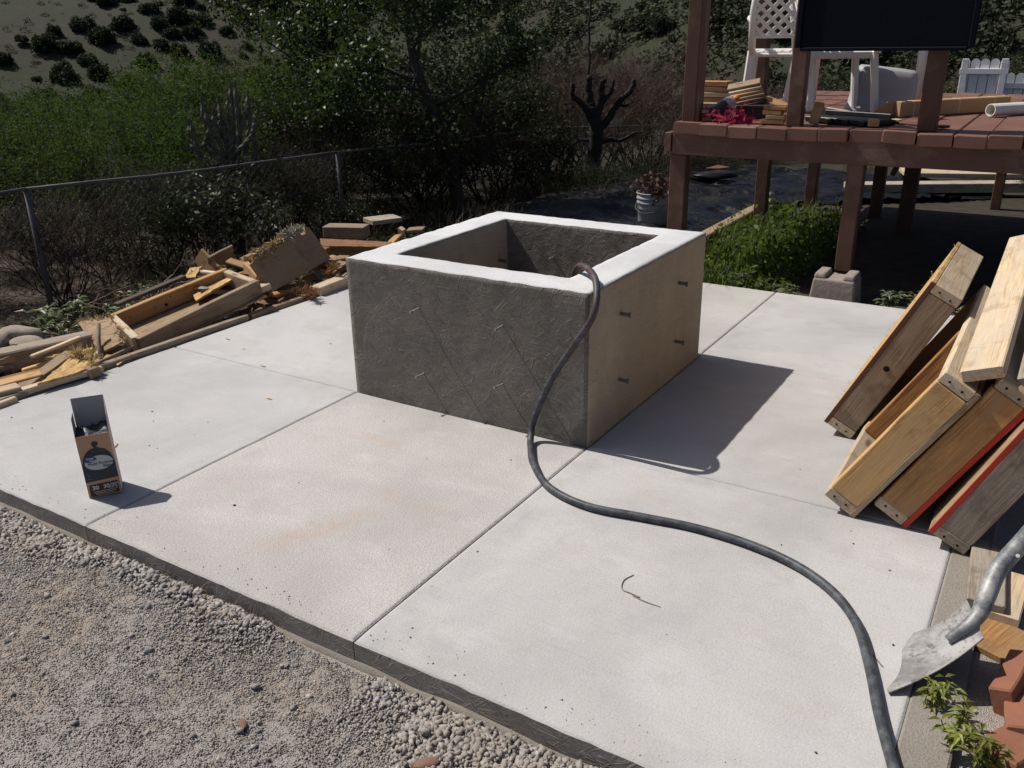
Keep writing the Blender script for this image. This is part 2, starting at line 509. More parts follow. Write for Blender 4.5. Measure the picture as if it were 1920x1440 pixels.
# vegetation
L_tree = leafmat('tree_leaf', (.014, .023, .007), (.042, .062, .017), .4, .45)
L_mesq = leafmat('mesquite_leaf', (.017, .031, .006), (.048, .076, .015), .45, .75)
L_mesq2 = leafmat('dark_green_leaf', (.009, .015, .005), (.026, .039, .011), .35, .65)  # deeper green for the leafy bushes and low weeds
L_shrub = leafmat('grey_green_leaf', (.022, .028, .018), (.065, .075, .052), .2, .5)
L_weed = leafmat('pale_weed_leaf', (.07, .095, .045), (.20, .225, .135), .3, .45)
L_yell = leafmat('yellow_green_leaf', (.10, .12, .025), (.30, .31, .08), .4, .45)
L_grass = leafmat('fresh_grass', (.034, .060, .010), (.120, .170, .036), .45, .5)
L_dry = leafmat('dry_grass', (.085, .065, .04), (.20, .155, .10), .2, .8)
L_jun = leafmat('juniper_foliage', (.015, .021, .012), (.036, .045, .023), .2, .8)
L_jun2 = leafmat('olive_scrub_foliage', (.018, .024, .011), (.042, .049, .023), .15, .8)
B_bark = plain('dark_bark', (.055, .046, .038), .95, .6, (.025, .02, .017), .9, 30)
B_black = plain('charred_bark', (.020, .017, .015), .95, .5, (.035, .03, .027), 1., 24)
B_twig = leafmat('brown_twig', (.018, .014, .011), (.055, .040, .030), .0, .9)
B_dry = leafmat('dry_pinkish_twig', (.055, .037, .028), (.15, .105, .08), .0, .85)
B_grey = plain('silvery_bark', (.24, .225, .205), .9, .5, (.13, .12, .105), .5, 40)
B_pole = plain('weathered_pole', (.055, .048, .040), .9, .4, (.03, .025, .02), .4, 10)
B_cholla = plain('cholla_skin', (.045, .05, .03), .8, .7, (.24, .22, .16), .8, 60)

# ground
t = T('dirt_and_hillside_soil'); p = t.pos()
dist = t.n('VectorMath', operation='LENGTH'); t.set(dist.inputs[0], p)
far = t.ramp(t.math('DIVIDE', dist.outputs['Value'], 40.), [(.12, 0.), (.3, 1.)])
g1 = t.noise(p, 2.4, 6, .65); g2 = t.noise(p, 95, 4, .75); g3 = t.vor(p, 300); g4 = t.noise(p, 9, 5, .7)
near = t.mix(t.ramp(g1, [(.46, 0.), (.60, 1.)]), (.33, .303, .278), (.33, .268, .21))
near = t.mix(t.ramp(g4, [(.54, 0.), (.72, .7)]), near, (.38, .355, .332))
near = t.mix(t.ramp(g2, [(.32, .4), (.52, 0.)]), near, (.16, .135, .115))
grain = t.n('SeparateColor'); t.set(grain.inputs[0], t.vor(p, 230, 'F1', 'Color'))
near = t.mix(t.ramp(grain.outputs[0], [(.0, .4), (.3, 0.)]), near, (.17, .15, .13))
near = t.mix(t.ramp(grain.outputs[1], [(.7, 0.), (1., .6)]), near, (.40, .38, .36))
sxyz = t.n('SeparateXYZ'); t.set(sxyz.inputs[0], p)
painted_shade = t.ramp(t.math('MULTIPLY', t.math('ADD', sxyz.outputs[1], -2.4), .5), [(.1, 0.), (.3, 1.)])  # soil colour darkened behind the patio to paint in the under-deck shade
near = t.mix(painted_shade, near, t.mix(t.ramp(g4, [(.4, 0.), (.65, 1.)]), (.045, .036, .028), (.085, .066, .048)))
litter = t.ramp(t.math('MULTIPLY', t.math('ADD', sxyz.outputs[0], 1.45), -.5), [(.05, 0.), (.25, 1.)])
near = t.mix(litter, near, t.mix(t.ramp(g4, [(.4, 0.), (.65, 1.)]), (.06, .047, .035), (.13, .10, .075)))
h1 = t.noise(p, .07, 6, .7); h2 = t.noise(p, .45, 7, .75); h3 = t.noise(p, .016, 4, .6)
hill = t.mix(t.ramp(h1, [(.44, 0.), (.56, 1.)]), (.029, .026, .0145), (.019, .025, .009))
hill = t.mix(t.ramp(h2, [(.54, 0.), (.66, .7)]), hill, (.040, .035, .022))
hill = t.mix(t.ramp(h2, [(.38, .9), (.48, 0.)]), hill, (.017, .019, .010))
h5 = t.noise(t.map(p, (1, 1, 5)), .22, 6, .75)
hill = t.mix(t.ramp(h5, [(.40, .7), (.50, 0.)]), hill, (.022, .026, .012))
hill = t.mix(t.ramp(h3, [(.62, 0.), (.68, .6)]), hill, (.055, .030, .021))
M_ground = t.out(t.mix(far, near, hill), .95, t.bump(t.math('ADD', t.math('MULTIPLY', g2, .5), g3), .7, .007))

t = T('crushed_gravel'); rnd = t.n('NewGeometry').outputs['Random Per Island']; p = t.pos()
patch = t.noise(p, 2.2, 4, .6)
gc = t.ramp(rnd, [(0., (.20, .185, .168)), (.35, (.265, .245, .226)), (.75, (.32, .30, .28)), (.95, (.41, .39, .37)), (1., (.30, .205, .15))])
gc = t.mix(t.ramp(patch, [(.48, 0.), (.64, .5)]), gc, (.285, .235, .19))
M_gravel = t.out(gc, .92, t.bump(t.noise(p, 260, 3, .7), .4, .002))
M_stone = plain('grey_crushed_stone', (.27, .26, .25), .92, .6, (.20, .19, .175), .6, 60)
M_stone_red = plain('reddish_stone', (.24, .135, .095), .92, .5, (.15, .09, .07), .6, 50)

# ---------------------------------------------------------------- the ground
VIEW = math.atan2(0.85, -0.527)
def gz(x, y):
    x = np.asarray(x, float); y = np.asarray(y, float)
    h = np.full(np.broadcast(x, y).shape, -0.085)
    h = h - .27 * smooth(1.5, 3.7, -x)                                # falls away towards the fence
    h = h - .05 * smooth(2.7, 5.0, y)
    h = h + .055 * smooth(2.50, 2.60, x) * smooth(-1.5, -1.2, y) * (1 - smooth(2.2, 2.8, y))
    dx = x - 2.67; dy = y + 2.88
    r = np.hypot(dx, dy); az = np.arctan2(dy, dx) - VIEW
    az = np.abs(np.arctan2(np.sin(az), np.cos(az)))
    side = 1 - smooth(R(70), R(115), az)
    right = smooth(R(-8), R(25), VIEW - np.arctan2(dy, dx))           # the slope behind the deck is nearer
    fall = -4.4 * smooth(9, 75, r)
    base = 104 - 45 * right
    rise = np.clip(r - base, 0, None)
    hill = np.where(rise > 0, .33 * rise * smooth(0, 22, rise) - .0006 * np.clip(rise - 70, 0, 260) ** 2, 0)
    hill = hill + fbm(x * .05, y * .05, 3) * 2.4 * smooth(45, 90, r) + fbm(x * .35, y * .35, 9) * .5 * smooth(20, 60, r)
    return h + side * (fall + np.maximum(hill, -1))

def axis(lo, hi, step, far, grow=1.11):
    a = list(np.arange(lo, hi + 1e-6, step)); s = step; p = hi
    while p < far: s *= grow; p += s; a.append(p)
    s = step; p = lo; b = []
    while p > -far: s *= grow; p -= s; b.append(p)
    return np.array(b[::-1] + a)
gx = axis(-1.7, 3.0, .035, 520); gy = axis(-2.8, .2, .035, 520)
GX, GY = np.meshgrid(gx, gy, indexing='ij')
GZ = gz(GX, GY)
frontm = (1 - smooth(-1.46, -1.40, GY)) * (1 - smooth(4, 8, np.hypot(GX, GY)))
heap = smooth(.48, .72, vnoise(GX * 1.7 + 3.1, GY * 2.1, 5)) * frontm * smooth(-2.3, -1.6, GY)
GZ = GZ + heap * .03 + fbm(GX * 14, GY * 14, 21) * .022 * frontm + fbm(GX * 40, GY * 40, 31) * .004 * frontm
def heap_at(x, y):
    f = (1 - smooth(-1.46, -1.40, y))
    return gz(x, y) + smooth(.48, .72, vnoise(x * 1.7 + 3.1, y * 2.1, 5)) * f * smooth(-2.3, -1.6, y) * .03 + fbm(x * 14, y * 14, 21) * .022 * f
nx, ny = len(gx), len(gy)
ii = np.arange(nx * ny).reshape(nx, ny)
F = np.stack([ii[:-1, :-1], ii[1:, :-1], ii[1:, 1:], ii[:-1, 1:]], -1).reshape(-1, 4)
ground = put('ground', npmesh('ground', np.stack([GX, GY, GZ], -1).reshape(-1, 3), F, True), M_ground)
tag(ground, 'dusty gravelly yard that falls to a valley and a scrubby hillside', 'ground', kind='structure')

# ---------------------------------------------------------------- the patio: eight poured panels round the square planter
patio = thing('concrete_patio', (0.6, 0.6, 0), 'pale concrete patio of poured panels around the square concrete planter', 'patio')
tag(patio, kind='structure')
XS = [-1.315, 0.0, 1.22, 2.575]; YS = [-1.415, 0.0, 1.25, 2.65]
def panel(i, j, mat):
    x0, x1, y0, y1 = XS[i], XS[i + 1], YS[j], YS[j + 1]
    g = .0022
    x0 += g * (i > 0); x1 -= g * (i < 2); y0 += g * (j > 0); y1 -= g * (j < 2)
    def ax(a, b):
        e = [0, .0015, .004, .008, .016]
        return np.array([a + k for k in e] + list(np.linspace(a + .05, b - .05, 34)) + [b - k for k in e[::-1]])
    xs, ys = ax(x0, x1), ax(y0, y1)
    PX, PY = np.meshgrid(xs, ys, indexing='ij')
    d = np.minimum(np.minimum(PX - x0, x1 - PX), np.minimum(PY - y0, y1 - PY))
    outer = (j == 0) & (PY - y0 < .03)
    wob = np.where(outer, .006 * (vnoise(PX * 38, PY * 9, 4) - .2), 0)
    PZ = -.005 * (1 - smooth(0, .006, d)) + fbm(PX * 5, PY * 5, 2) * .003 + fbm(PX * 40, PY * 40, 8) * .0012 - wob * (1 - smooth(0, .02, d))
    n, m = len(xs), len(ys)
    if j == 0:                                                        # the front rim is chipped and a little wavy
        PY[:, 0] += (vnoise(PX[:, 0] * 16, PX[:, 0] * 0, 6) - .5) * .003
    v = np.stack([PX, PY, PZ], -1).reshape(-1, 3)
    k = np.arange(n * m).reshape(n, m)
    f = np.stack([k[:-1, :-1], k[1:, :-1], k[1:, 1:], k[:-1, 1:]], -1).reshape(-1, 4)
    loop = np.concatenate([k[:, 0], k[-1, 1:], k[-2::-1, -1], k[0, -2:0:-1]])
    low = v[loop].copy(); mid = v[loop].copy()
    mid[:, 2] = -.06; low[:, 2] = -.13
    if j == 0:
        mid[:, 1] += (vnoise(mid[:, 0] * 5, mid[:, 0] * 0, 16) - .5) * .003
    b = len(v); q = len(loop)
    v = np.concatenate([v, v[loop], mid, low])
    loop = b + np.arange(q); r1 = loop + q; r2 = r1 + q
    nf0 = len(f)
    nx_ = np.roll
    f = np.concatenate([f, np.stack([loop, r1, nx_(r1, -1), nx_(loop, -1)], -1), np.stack([r1, r2, nx_(r2, -1), nx_(r1, -1)], -1)])
    me = npmesh('slab_panel', v, f, True)
    me.materials.append(mat); me.materials.append(m_rim)
    mi_ = np.zeros(len(f), np.int32); mi_[nf0:] = 1; me.polygons.foreach_set('material_index', mi_)
    return put('slab_panel', me, mat, patio)
mats = {(0, 0): m_slab_cool, (1, 0): m_slab_coarse, (2, 0): m_slab, (0, 1): m_slab_cool, (2, 1): m_slab, (0, 2): m_slab_cool, (1, 2): m_slab_coarse, (2, 2): m_slab}
for (i, j), mm in mats.items(): panel(i, j, mm)
# spilled grout strip under the front rim
v = []; f = []
for k in range(160):
    x = -1.3 + 3.87 * k / 159
    w = .004 + .016 * float(vnoise(x * 9, 0, 77)); h = -.080 + .010 * float(vnoise(x * 7, 3, 78))
    v += [(x, -1.41, h + .006), (x, -1.42 - w * .7, h + .004), (x, -1.42 - w, h - .03)]
    if k: b = 3 * k; f += [(b - 3, b, b + 1, b - 2), (b - 2, b + 1, b + 2, b - 1)]
put('grout_strip', pymesh('grout_strip', v, [q[::-1] for q in f], True), m_old_conc, patio)

strip = put('old_footing', MB().box((2.634, -.35, -.055), (.115, 2.2, .108), 0, .006).mesh('old_footing'), m_old_conc)
tag(strip, 'narrow stained old concrete strip along the right rim of the patio', 'footing', kind='structure')

# ---------------------------------------------------------------- square concrete planter
H = .648
planter = thing('concrete_planter', (.61, .625, 0), 'square hollow concrete planter box with strand-board texture in the middle of the patio', 'planter')
def wall_box():
    ox0, ox1, oy0, oy1 = 0.0, 1.22, 0.0, 1.25
    tx, ty = .165, .165
    bm = bmesh.new()
    def grid(fn, n, m, mi, flip=False):
        vs = [[bm.verts.new(fn(a / n, b / m)) for b in range(m + 1)] for a in range(n + 1)]
        for a in range(n):
            for b in range(m):
                q = [vs[a][b], vs[a + 1][b], vs[a + 1][b + 1], vs[a][b + 1]]
                if flip: q.reverse()
                fc = bm.faces.new(q); fc.material_index = mi; fc.smooth = True
    z0 = -.02
    N, K = 56, 30
    L = lambda a, b, t_: a + (b - a) * t_
    grid(lambda u, w: (L(ox0, ox1, u), oy0, L(z0, H, w)), N, K, 0)
    grid(lambda u, w: (ox1, L(oy0, oy1, u), L(z0, H, w)), N, K, 1)
    grid(lambda u, w: (L(ox1, ox0, u), oy1, L(z0, H, w)), N, K, 0)
    grid(lambda u, w: (ox0, L(oy1, oy0, u), L(z0, H, w)), N, K, 1)
    ix0, ix1, iy0, iy1 = ox0 + tx, ox1 - tx - .01, oy0 + ty, oy1 - ty
    grid(lambda u, w: (L(ix0, ix1, u), iy1, L(.05, H, w)), N, K, 0)
    grid(lambda u, w: (ix0, L(iy0, iy1, u), L(.05, H, w)), N, K, 1)
    grid(lambda u, w: (L(ix1, ix0, u), iy0, L(.05, H, w)), N, K, 0)
    grid(lambda u, w: (ix1, L(iy1, iy0, u), L(.05, H, w)), N, K, 1)
    ring = [((ox0, oy0), (ox1, oy0), (ix1, iy0), (ix0, iy0)), ((ox1, oy0), (ox1, oy1), (ix1, iy1), (ix1, iy0)),
            ((ox1, oy1), (ox0, oy1), (ix0, iy1), (ix1, iy1)), ((ox0, oy1), (ox0, oy0), (ix0, iy0), (ix0, iy1))]
    for a, b, c, d in ring:
        def fn(u, w, a=a, b=b, c=c, d=d):
            p = Vector(a).lerp(Vector(b), u); q = Vector(d).lerp(Vector(c), u); r_ = p.lerp(q, w)
            return (r_.x, r_.y, H)
        grid(fn, N, 10, 2)
    bmesh.ops.remove_doubles(bm, verts=bm.verts, dist=.0008)
    co = np.array([v.co[:] for v in bm.verts])
    x, y, z = co.T
    # soften and chip the top rims, make every face slightly uneven
    do = np.minimum(np.minimum(x - ox0, ox1 - x), np.minimum(y - oy0, oy1 - y))
    di = np.maximum(np.maximum(ix0 - x, x - ix1), np.maximum(iy0 - y, y - iy1))
    top = z > H - .002
    rim = np.where(do < .004, 1, 0) + np.where((di < .004) & (di > -.004), .8, 0)
    s_ = x * 1.0 + y * 1.7
    chip = (.002 + .006 * np.clip(vnoise(x * 30, y * 30, 3) - .35, 0, 1)) * rim
    z2 = np.where(top, z - chip + fbm(x * 7, y * 7, 13) * .005 * (rim < .1), z)
    ex = fbm(y * 9 + 5, z * 9, 14) * .004 + fbm(y * 34, z * 34, 15) * .002
    ey = fbm(x * 9, z * 9 + 8, 16) * .004 + fbm(x * 34, z * 34, 17) * .0035
    onx = (np.abs(x - ox0) < 1e-4) | (np.abs(x - ox1) < 1e-4) | (np.abs(x - ix0) < 1e-4) | (np.abs(x - ix1) < 1e-4)
    ony = (np.abs(y - oy0) < 1e-4) | (np.abs(y - oy1) < 1e-4) | (np.abs(y - iy0) < 1e-4) | (np.abs(y - iy1) < 1e-4)
    x2 = np.where(onx & ~ony, x + ex, x); y2 = np.where(ony & ~onx, y + ey, y)
    lip = np.where(rim > .5, (vnoise(x * 24, y * 24, 9) - .5) * .0025, 0) * (z > H - .03)
    for v, a, b, c, l_ in zip(bm.verts, x2, y2, z2, lip): v.co = (a + l_, b + l_, c)
    me = bpy.data.meshes.new('wall'); bm.to_mesh(me); bm.free()
    for m_ in (m_wall_osb, m_wall_tan, m_wall_top): me.materials.append(m_)
    return put('wall', me, None, planter)
wall_box()
# soil inside
sx = np.linspace(.15, 1.06, 24); SX, SY = np.meshgrid(sx, np.linspace(.15, 1.1, 24), indexing='ij')
kk = np.arange(576).reshape(24, 24)
put('soil_fill', npmesh('soil_fill', np.stack([SX, SY, .09 + fbm(SX * 8, SY * 8, 40) * .05], -1).reshape(-1, 3), np.stack([kk[:-1, :-1], kk[1:, :-1], kk[1:, 1:], kk[:-1, 1:]], -1).reshape(-1, 4), True), M_ground, planter)

def tie(p, d, L=.05, flat=False):
    d = Vector(d); p = Vector(p)
    mb = MB()
    if flat:
        M, l_ = frame_from(p - d * .02, p + d * L, (0, 0, 1))
        v, f = chamf(l_, .004, .016, .001); mb.add(v, f, M)
        M2 = M.copy(); M2.translation = p + d * (L - .004)
        v, f = chamf(.007, .006, .026, .001); mb.add(v, f, M2)
    else:
        e = p + d * L
        mb.tube([p - d * .02, p + d * (L * .55), e], [.0042, .004, .0035], 6)
        mb.tube([e - d * .012 + Vector((0, 0, -.002)), e + d * .002 + Vector((.004, 0, .004))], [.0065, .0055], 6)
    return put('form_tie', mb.mesh('form_tie'), M_tie if flat else M_steel, planter)
for p in ((.397, 0, .468), (.827, 0, .459), (.406, 0, .169), (.821, 0, .20)):
    tie(p, Vector((-.25 + rng.uniform(-.1, .1), -1, -.12 + rng.uniform(-.1, .1))).normalized(), .05)
for p in ((1.22, .279, .493), (1.22, .913, .473), (1.22, .908, .185), (1.22, .284, .202)):
    tie(p, Vector((1, rng.uniform(-.05, .08), rng.uniform(-.04, .04))).normalized(), .048, True)
tie((.454, 1.085, .468), Vector((.15, -1, .12)).normalized(), .06)
tie((.165, 1.0, .44), (1, 0, 0), .05, True)

# ---------------------------------------------------------------- hose
hp = [(.86, .40, .13), (.90, .38, .30), (.96, .32, .52), (1.02, .265, .655), (1.085, .205, .690), (1.165, .125, .690), (1.222, .050, .668), (1.252, -.012, .610), (1.238, -.030, .545),
      (1.172, -.028, .445), (1.083, -.026, .303), (1.024, -.028, .18), (.992, -.045, .075), (1.005, -.085, .025), (1.035, -.135, .0150), (1.117, -.253, .0150), (1.266, -.391, .0150), (1.447, -.444, .0150), (1.639, -.417, .0150),
      (1.822, -.392, .0150), (2.006, -.399, .0150), (2.173, -.444, .0150), (2.305, -.529, .0150), (2.399, -.65, .0150), (2.467, -.818, .0150), (2.523, -.988, .0150), (2.583, -1.146, .0150), (2.66, -1.33, .0150), (2.72, -1.62, -.04), (2.70, -2.2, -.06)]
v, f = tube(spline(hp, 9), .0138, 14)
hose = put('rubber_hose', pymesh('rubber_hose', v, f, True), M_hose)
tag(hose, 'thick black rubber hose draped over the planter rim and snaking across the patio', 'hose')

# ---------------------------------------------------------------- open carton of bags
P0 = Vector((-.161, -1.292, 0)); uu = Vector((.063, .088, 0)).normalized(); dd = Vector((-uu.y, uu.x, 0))
CW, CD, CH = .112, .10, .245
Mc = Matrix((uu, dd, Vector((0, 0, 1)))).transposed().to_4x4(); Mc.translation = P0 + Vector((0, 0, .002))
Mc = Mc @ Matrix.Rotation(R(-1.2), 4, 'Y')
carton = thing('bag_carton', P0, 'small open brown carton of black bags standing on the front of the patio', 'carton')
def sheet(name, pts, mat, parent, th=.0012, M=Mc):
    """flat card of a given outline, with thickness"""
    pts = [Vector(p) for p in pts]
    n = (pts[1] - pts[0]).cross(pts[2] - pts[0]).normalized() * th
    k = len(pts); v = pts + [p + n for p in pts]
    f = [tuple(range(k - 1, -1, -1)), tuple(range(k, 2 * k))] + [(i, (i + 1) % k, (i + 1) % k + k, i + k) for i in range(k)]
    return put(name, pymesh(name, v, f), mat, parent, M)
sheet('front_panel', [(0, 0, 0), (0, 0, CH), (CW, 0, CH), (CW, 0, 0)], M_kraft, carton)
sheet('side_panel', [(CW, 0, 0), (CW, 0, CH), (CW + .002, .03, CH + .055), (CW + .001, CD, CH + .105), (CW, CD, 0)], M_cartside, carton)
sheet('side_panel', [(0, 0, 0), (0, CD, 0), (-.001, CD, CH + .06), (-.002, .035, CH + .06), (0, 0, CH)], M_cartin, carton)
sheet('back_panel', [(0, CD, 0), (CW, CD, 0), (CW, CD, CH), (0, CD, CH)], M_cartin, carton)
sheet('top_flap', [(.002, CD + .001, CH), (CW - .001, CD + .001, CH), (CW - .001, CD + .014, CH + .105), (.002, CD + .014, CH + .108)], M_cartin, carton)
sheet('bottom_panel', [(.001, .001, .0005), (.001, CD, .0005), (CW - .001, CD, .0005), (CW - .001, .001, .0005)], M_cartin, carton)
v = []; f = []
for a in range(13):
    for b in range(13):
        x = .004 + (CW - .009) * a / 12; y = .004 + (CD - .008) * b / 12
        v.append((x, y, CH - .012 + .022 * float(vnoise(x * 70, y * 70, 50)) * (.4 + y / CD)))
for a in range(12):
    for b in range(12): q = a * 13 + b; f.append((q, q + 13, q + 14, q + 1))
put('bag_roll', pymesh('bag_roll', v, f, True), M_ink_dark, carton, Mc)
def decal(name, pts, mat, lift):
    v = [(x, -.0012 - lift - .0004, z) for x, z in pts] + [(x, -.0012 - lift, z) for x, z in pts]
    k = len(pts)
    f = [tuple(range(k))] + [(i, i + k, (i + 1) % k + k, (i + 1) % k) for i in range(k)]
    return put(name, pymesh(name, v, f), mat, carton, Mc)
def oval(cx, cz, a, b, n=28, rot=0.):
    return [(cx + a * math.cos(k * 2 * math.pi / n) * math.cos(rot) - b * math.sin(k * 2 * math.pi / n) * math.sin(rot), cz + a * math.cos(k * 2 * math.pi / n) * math.sin(rot) + b * math.sin(k * 2 * math.pi / n) * math.cos(rot)) for k in range(n)]
decal('printed_bag', [(.001, .062), (.111, .066), (.111, .125), (.106, .150), (.100, .168), (.088, .183), (.070, .191), (.062, .196), (.050, .193), (.034, .188), (.020, .175), (.009, .155), (.003, .130)], M_ink_dark, .0)
decal('printed_tie', [(.052, .195), (.060, .196), (.066, .203), (.069, .210), (.066, .217), (.060, .216), (.055, .220), (.050, .216), (.046, .211), (.049, .203)], M_ink_dark, .0)
for q in ([(.060, .190), (.078, .183), (.086, .176), (.074, .181)], [(.094, .160), (.104, .140), (.1075, .120), (.099, .142)], [(.006, .100), (.016, .085), (.022, .082), (.013, .094)], [(.004, .074), (.020, .072), (.024, .0745), (.010, .0765)], [(.100, .095), (.108, .106), (.1085, .112), (.102, .103)]):
    decal('printed_fold', q, M_ink_gloss, .0005)
decal('printed_label', oval(.0585, .1345, .0475, .0285), M_ink_grey, .0006)
decal('printed_badge', oval(.033, .1505, .0205, .0115, 24, .06), M_ink_blue, .0012)
decal('printed_band', [(.007, .004), (.104, .006), (.105, .050), (.103, .052), (.010, .050), (.008, .048)], M_ink_brown, .0004)
def letters(txt, x, z, size, mat, lift=.0018, name='lettering', bold=0., slant=0., align='LEFT'):
    cu = bpy.data.curves.new('text', 'FONT'); cu.body = txt; cu.size = size; cu.extrude = .00015; cu.offset = bold; cu.shear = slant; cu.align_x = align
    tmp = bpy.data.objects.new('text', cu)
    me = bpy.data.meshes.new_from_object(tmp)
    bpy.data.objects.remove(tmp); bpy.data.curves.remove(cu)
    me.name = name
    o = put(name, me, mat, carton, Mc @ Matrix.Translation((x, -.0012 - lift, z)) @ Matrix.Rotation(R(90), 4, 'X'))
    return o
letters('Multi Purpose', .021, .1275, .0155, M_ink_text)
letters('Bags', .070, .1145, .0155, M_ink_text)
letters('Great', .019, .1525, .0105, M_ink_white, .0022, bold=.0002)
letters('Value', .028, .1425, .0100, M_ink_white, .0022, bold=.0002)
letters('30', .017, .030, .022, M_ink_white, bold=.0005)
letters('30', .054, .030, .022, M_ink_white, bold=.0005)
letters('GALLON', .078, .041, .0075, M_ink_white, bold=.0002)
letters('LARGE', .078, .034, .0075, M_ink_white, bold=.0002)
letters('TWIST TIE', .070, .0265, .0068, M_ink_white, bold=.0002)
for k_, zz in enumerate((.0195, .0135, .0080)):
    decal('fine_print', [(.020 + .003 * k_, zz), (.100 - .006 * k_, zz + .001), (.100 - .006 * k_, zz + .0032), (.020 + .003 * k_, zz + .0024)], M_tape, .0010)

# ---------------------------------------------------------------- form panels leaning on the right
def form_panel(label, x, y0, y1, h, ang, stud, rail, sheetm, edge, side, studs, depth=.09, top=True, edgem=None):
    """an open timber frame with a board on one side; it leans towards +x.  side = +1: board faces up-left, -1: underneath"""
    an = R(ang)
    s = Vector((math.cos(an), 0, math.sin(an))); n = Vector((-math.sin(an), 0, math.cos(an)))
    o = Vector((x, 0, 0.0))
    p = thing('form_panel', (x, y0, 0), label, 'form panel')
    P = lambda a, y, c: o + s * a + Vector((0, y, 0)) + n * c
    t_ = .040; th = .014
    c0 = (th if side < 0 else 0) + depth / 2
    board('bottom_rail', P(t_ / 2, y0, c0), P(t_ / 2, y1, c0), depth, t_, rail, p, s)
    if top: board('top_rail', P(h - t_ / 2, y0, c0), P(h - t_ / 2, y1, c0), depth, t_, rail, p, s)
    for k, yy in enumerate(studs):
        board('stud', P(t_ + .001, yy + t_ / 2, c0), P(h - (t_ + .001 if top else 0), yy + t_ / 2, c0), t_, depth, stud if not isinstance(stud, (list, tuple)) else stud[k], p, n)
    cs = th / 2 if side < 0 else depth + th / 2
    M, L = frame_from(P(.0, (y0 + y1) / 2, cs), P(h, (y0 + y1) / 2, cs), n)
    v, f = chamf(L, abs(y1 - y0) - .006, th, .001)
    sh = put('face_board', pymesh('face_board', v, f), sheetm, p, M)
    if edgem is not None:
        b_ = board('painted_edge', P(.0, y0 + .0025, cs), P(h, y0 + .0025, cs), .005, th + .003, edgem, p, n, .001)
    return p, P
form_panel('farthest leaning form panel, with a bolt hole in its grey stud and frayed board', 2.115, .61, 1.38, .71, 63.5, W_old, W_fresh, M_osb, None, 1, (.61, .98, 1.34), .11, True, M_redbrown)
fp1 = bpy.data.objects['form_panel']
def nails(panel_name, x, y, ang, h, depth, off):
    an_ = R(ang); s_ = Vector((math.cos(an_), 0, math.sin(an_))); n_ = Vector((-math.sin(an_), 0, math.cos(an_)))
    for a in (.02, h - .02):
        for c in (.3, .72):
            p = Vector((x, y, 0)) + s_ * (a + rng.uniform(-.006, .006)) + n_ * (off + depth * c)
            put('nail_head', MB().tube([p + Vector((0, .002, 0)), p - Vector((0, .0015, 0))], .0042, 7).mesh('nail_head'), M_hole, bpy.data.objects[panel_name])
nails('form_panel', 2.115, .61, 63.5, .71, .11, 0.)
an = R(63.5); s1 = Vector((math.cos(an), 0, math.sin(an))); n1 = Vector((-math.sin(an), 0, math.cos(an)))
hc_ = Vector((2.115, .609, 0)) + s1 * .335 + n1 * .06
put('bolt_hole', MB().tube([hc_, hc_ + Vector((0, -.0015, 0))], .012, 12).mesh('bolt_hole'), M_hole, fp1)
# torn fibres along the weathered face
def fibres(name, mat, parent, pts, L, w, n, spread=1., M=None, up=(0, 0, 1), kind=None):
    """thin torn strands rooted at pts"""
    pts = np.asarray(pts, float); idx = nr.integers(0, len(pts), n)
    c = pts[idx] + nr.normal(0, .006, (n, 3))
    d = nr.normal(0, 1, (n, 3)) * spread + np.array(up); d /= np.linalg.norm(d, axis=1)[:, None]
    l_ = (nr.random(n)[:, None] * .8 + .3) * L
    q = np.cross(d, nr.normal(0, 1, (n, 3))); q /= np.linalg.norm(q, axis=1)[:, None] + 1e-9
    q *= w * (.5 + nr.random(n)[:, None])
    bend = nr.normal(0, .25, (n, 3)) * l_
    mid = c + d * l_ * .55 + bend * .4; e = c + d * l_ + bend
    v = np.stack([c - q, c + q, mid + q, mid - q, e + q * .4, e - q * .4], 1).reshape(-1, 3)
    b = np.arange(n)[:, None] * 6
    f = np.concatenate([b + np.array([[0, 1, 2, 3]]), b + np.array([[3, 2, 4, 5]])])
    return put(name, npmesh(name, v, f), mat, parent, M)
pts = [Vector((2.115, 1.0, 0)) + s1 * a + n1 * .125 + Vector((0, b, 0)) for a in np.linspace(.02, .69, 30) for b in (-.37, .36, .1, -.1)]
tag(fibres('torn_fibre', M_fibre, fp1, pts, .014, .0009, 110, .5, None, (-.9, -.3, .4)), kind='stuff')

form_panel('leaning open frame of pale pine with a knotty orange middle stud, second in the stack', 2.262, -.035, 1.12, .60, 59, [W_pine, W_knot, W_pine], W_fresh, M_osb_dull, None, -1, (-.035, .50, 1.08), .11, True, W_old)
form_panel('leaning form panel with brown stud and bright red board edge underneath, third in the stack', 2.425, -.02, 1.10, .60, 60, W_brown, W_fresh, M_osb_dull, None, -1, (-.02, .52, 1.06), .11, True, M_red)
form_panel('leaning form panel with red painted edge above a grey grained stud, nearest the shovel', 2.612, -.10, 1.05, .62, 64, W_grey, W_grey, M_osb_dull, None, 1, (-.10, .47, 1.01), .11, True, M_red)

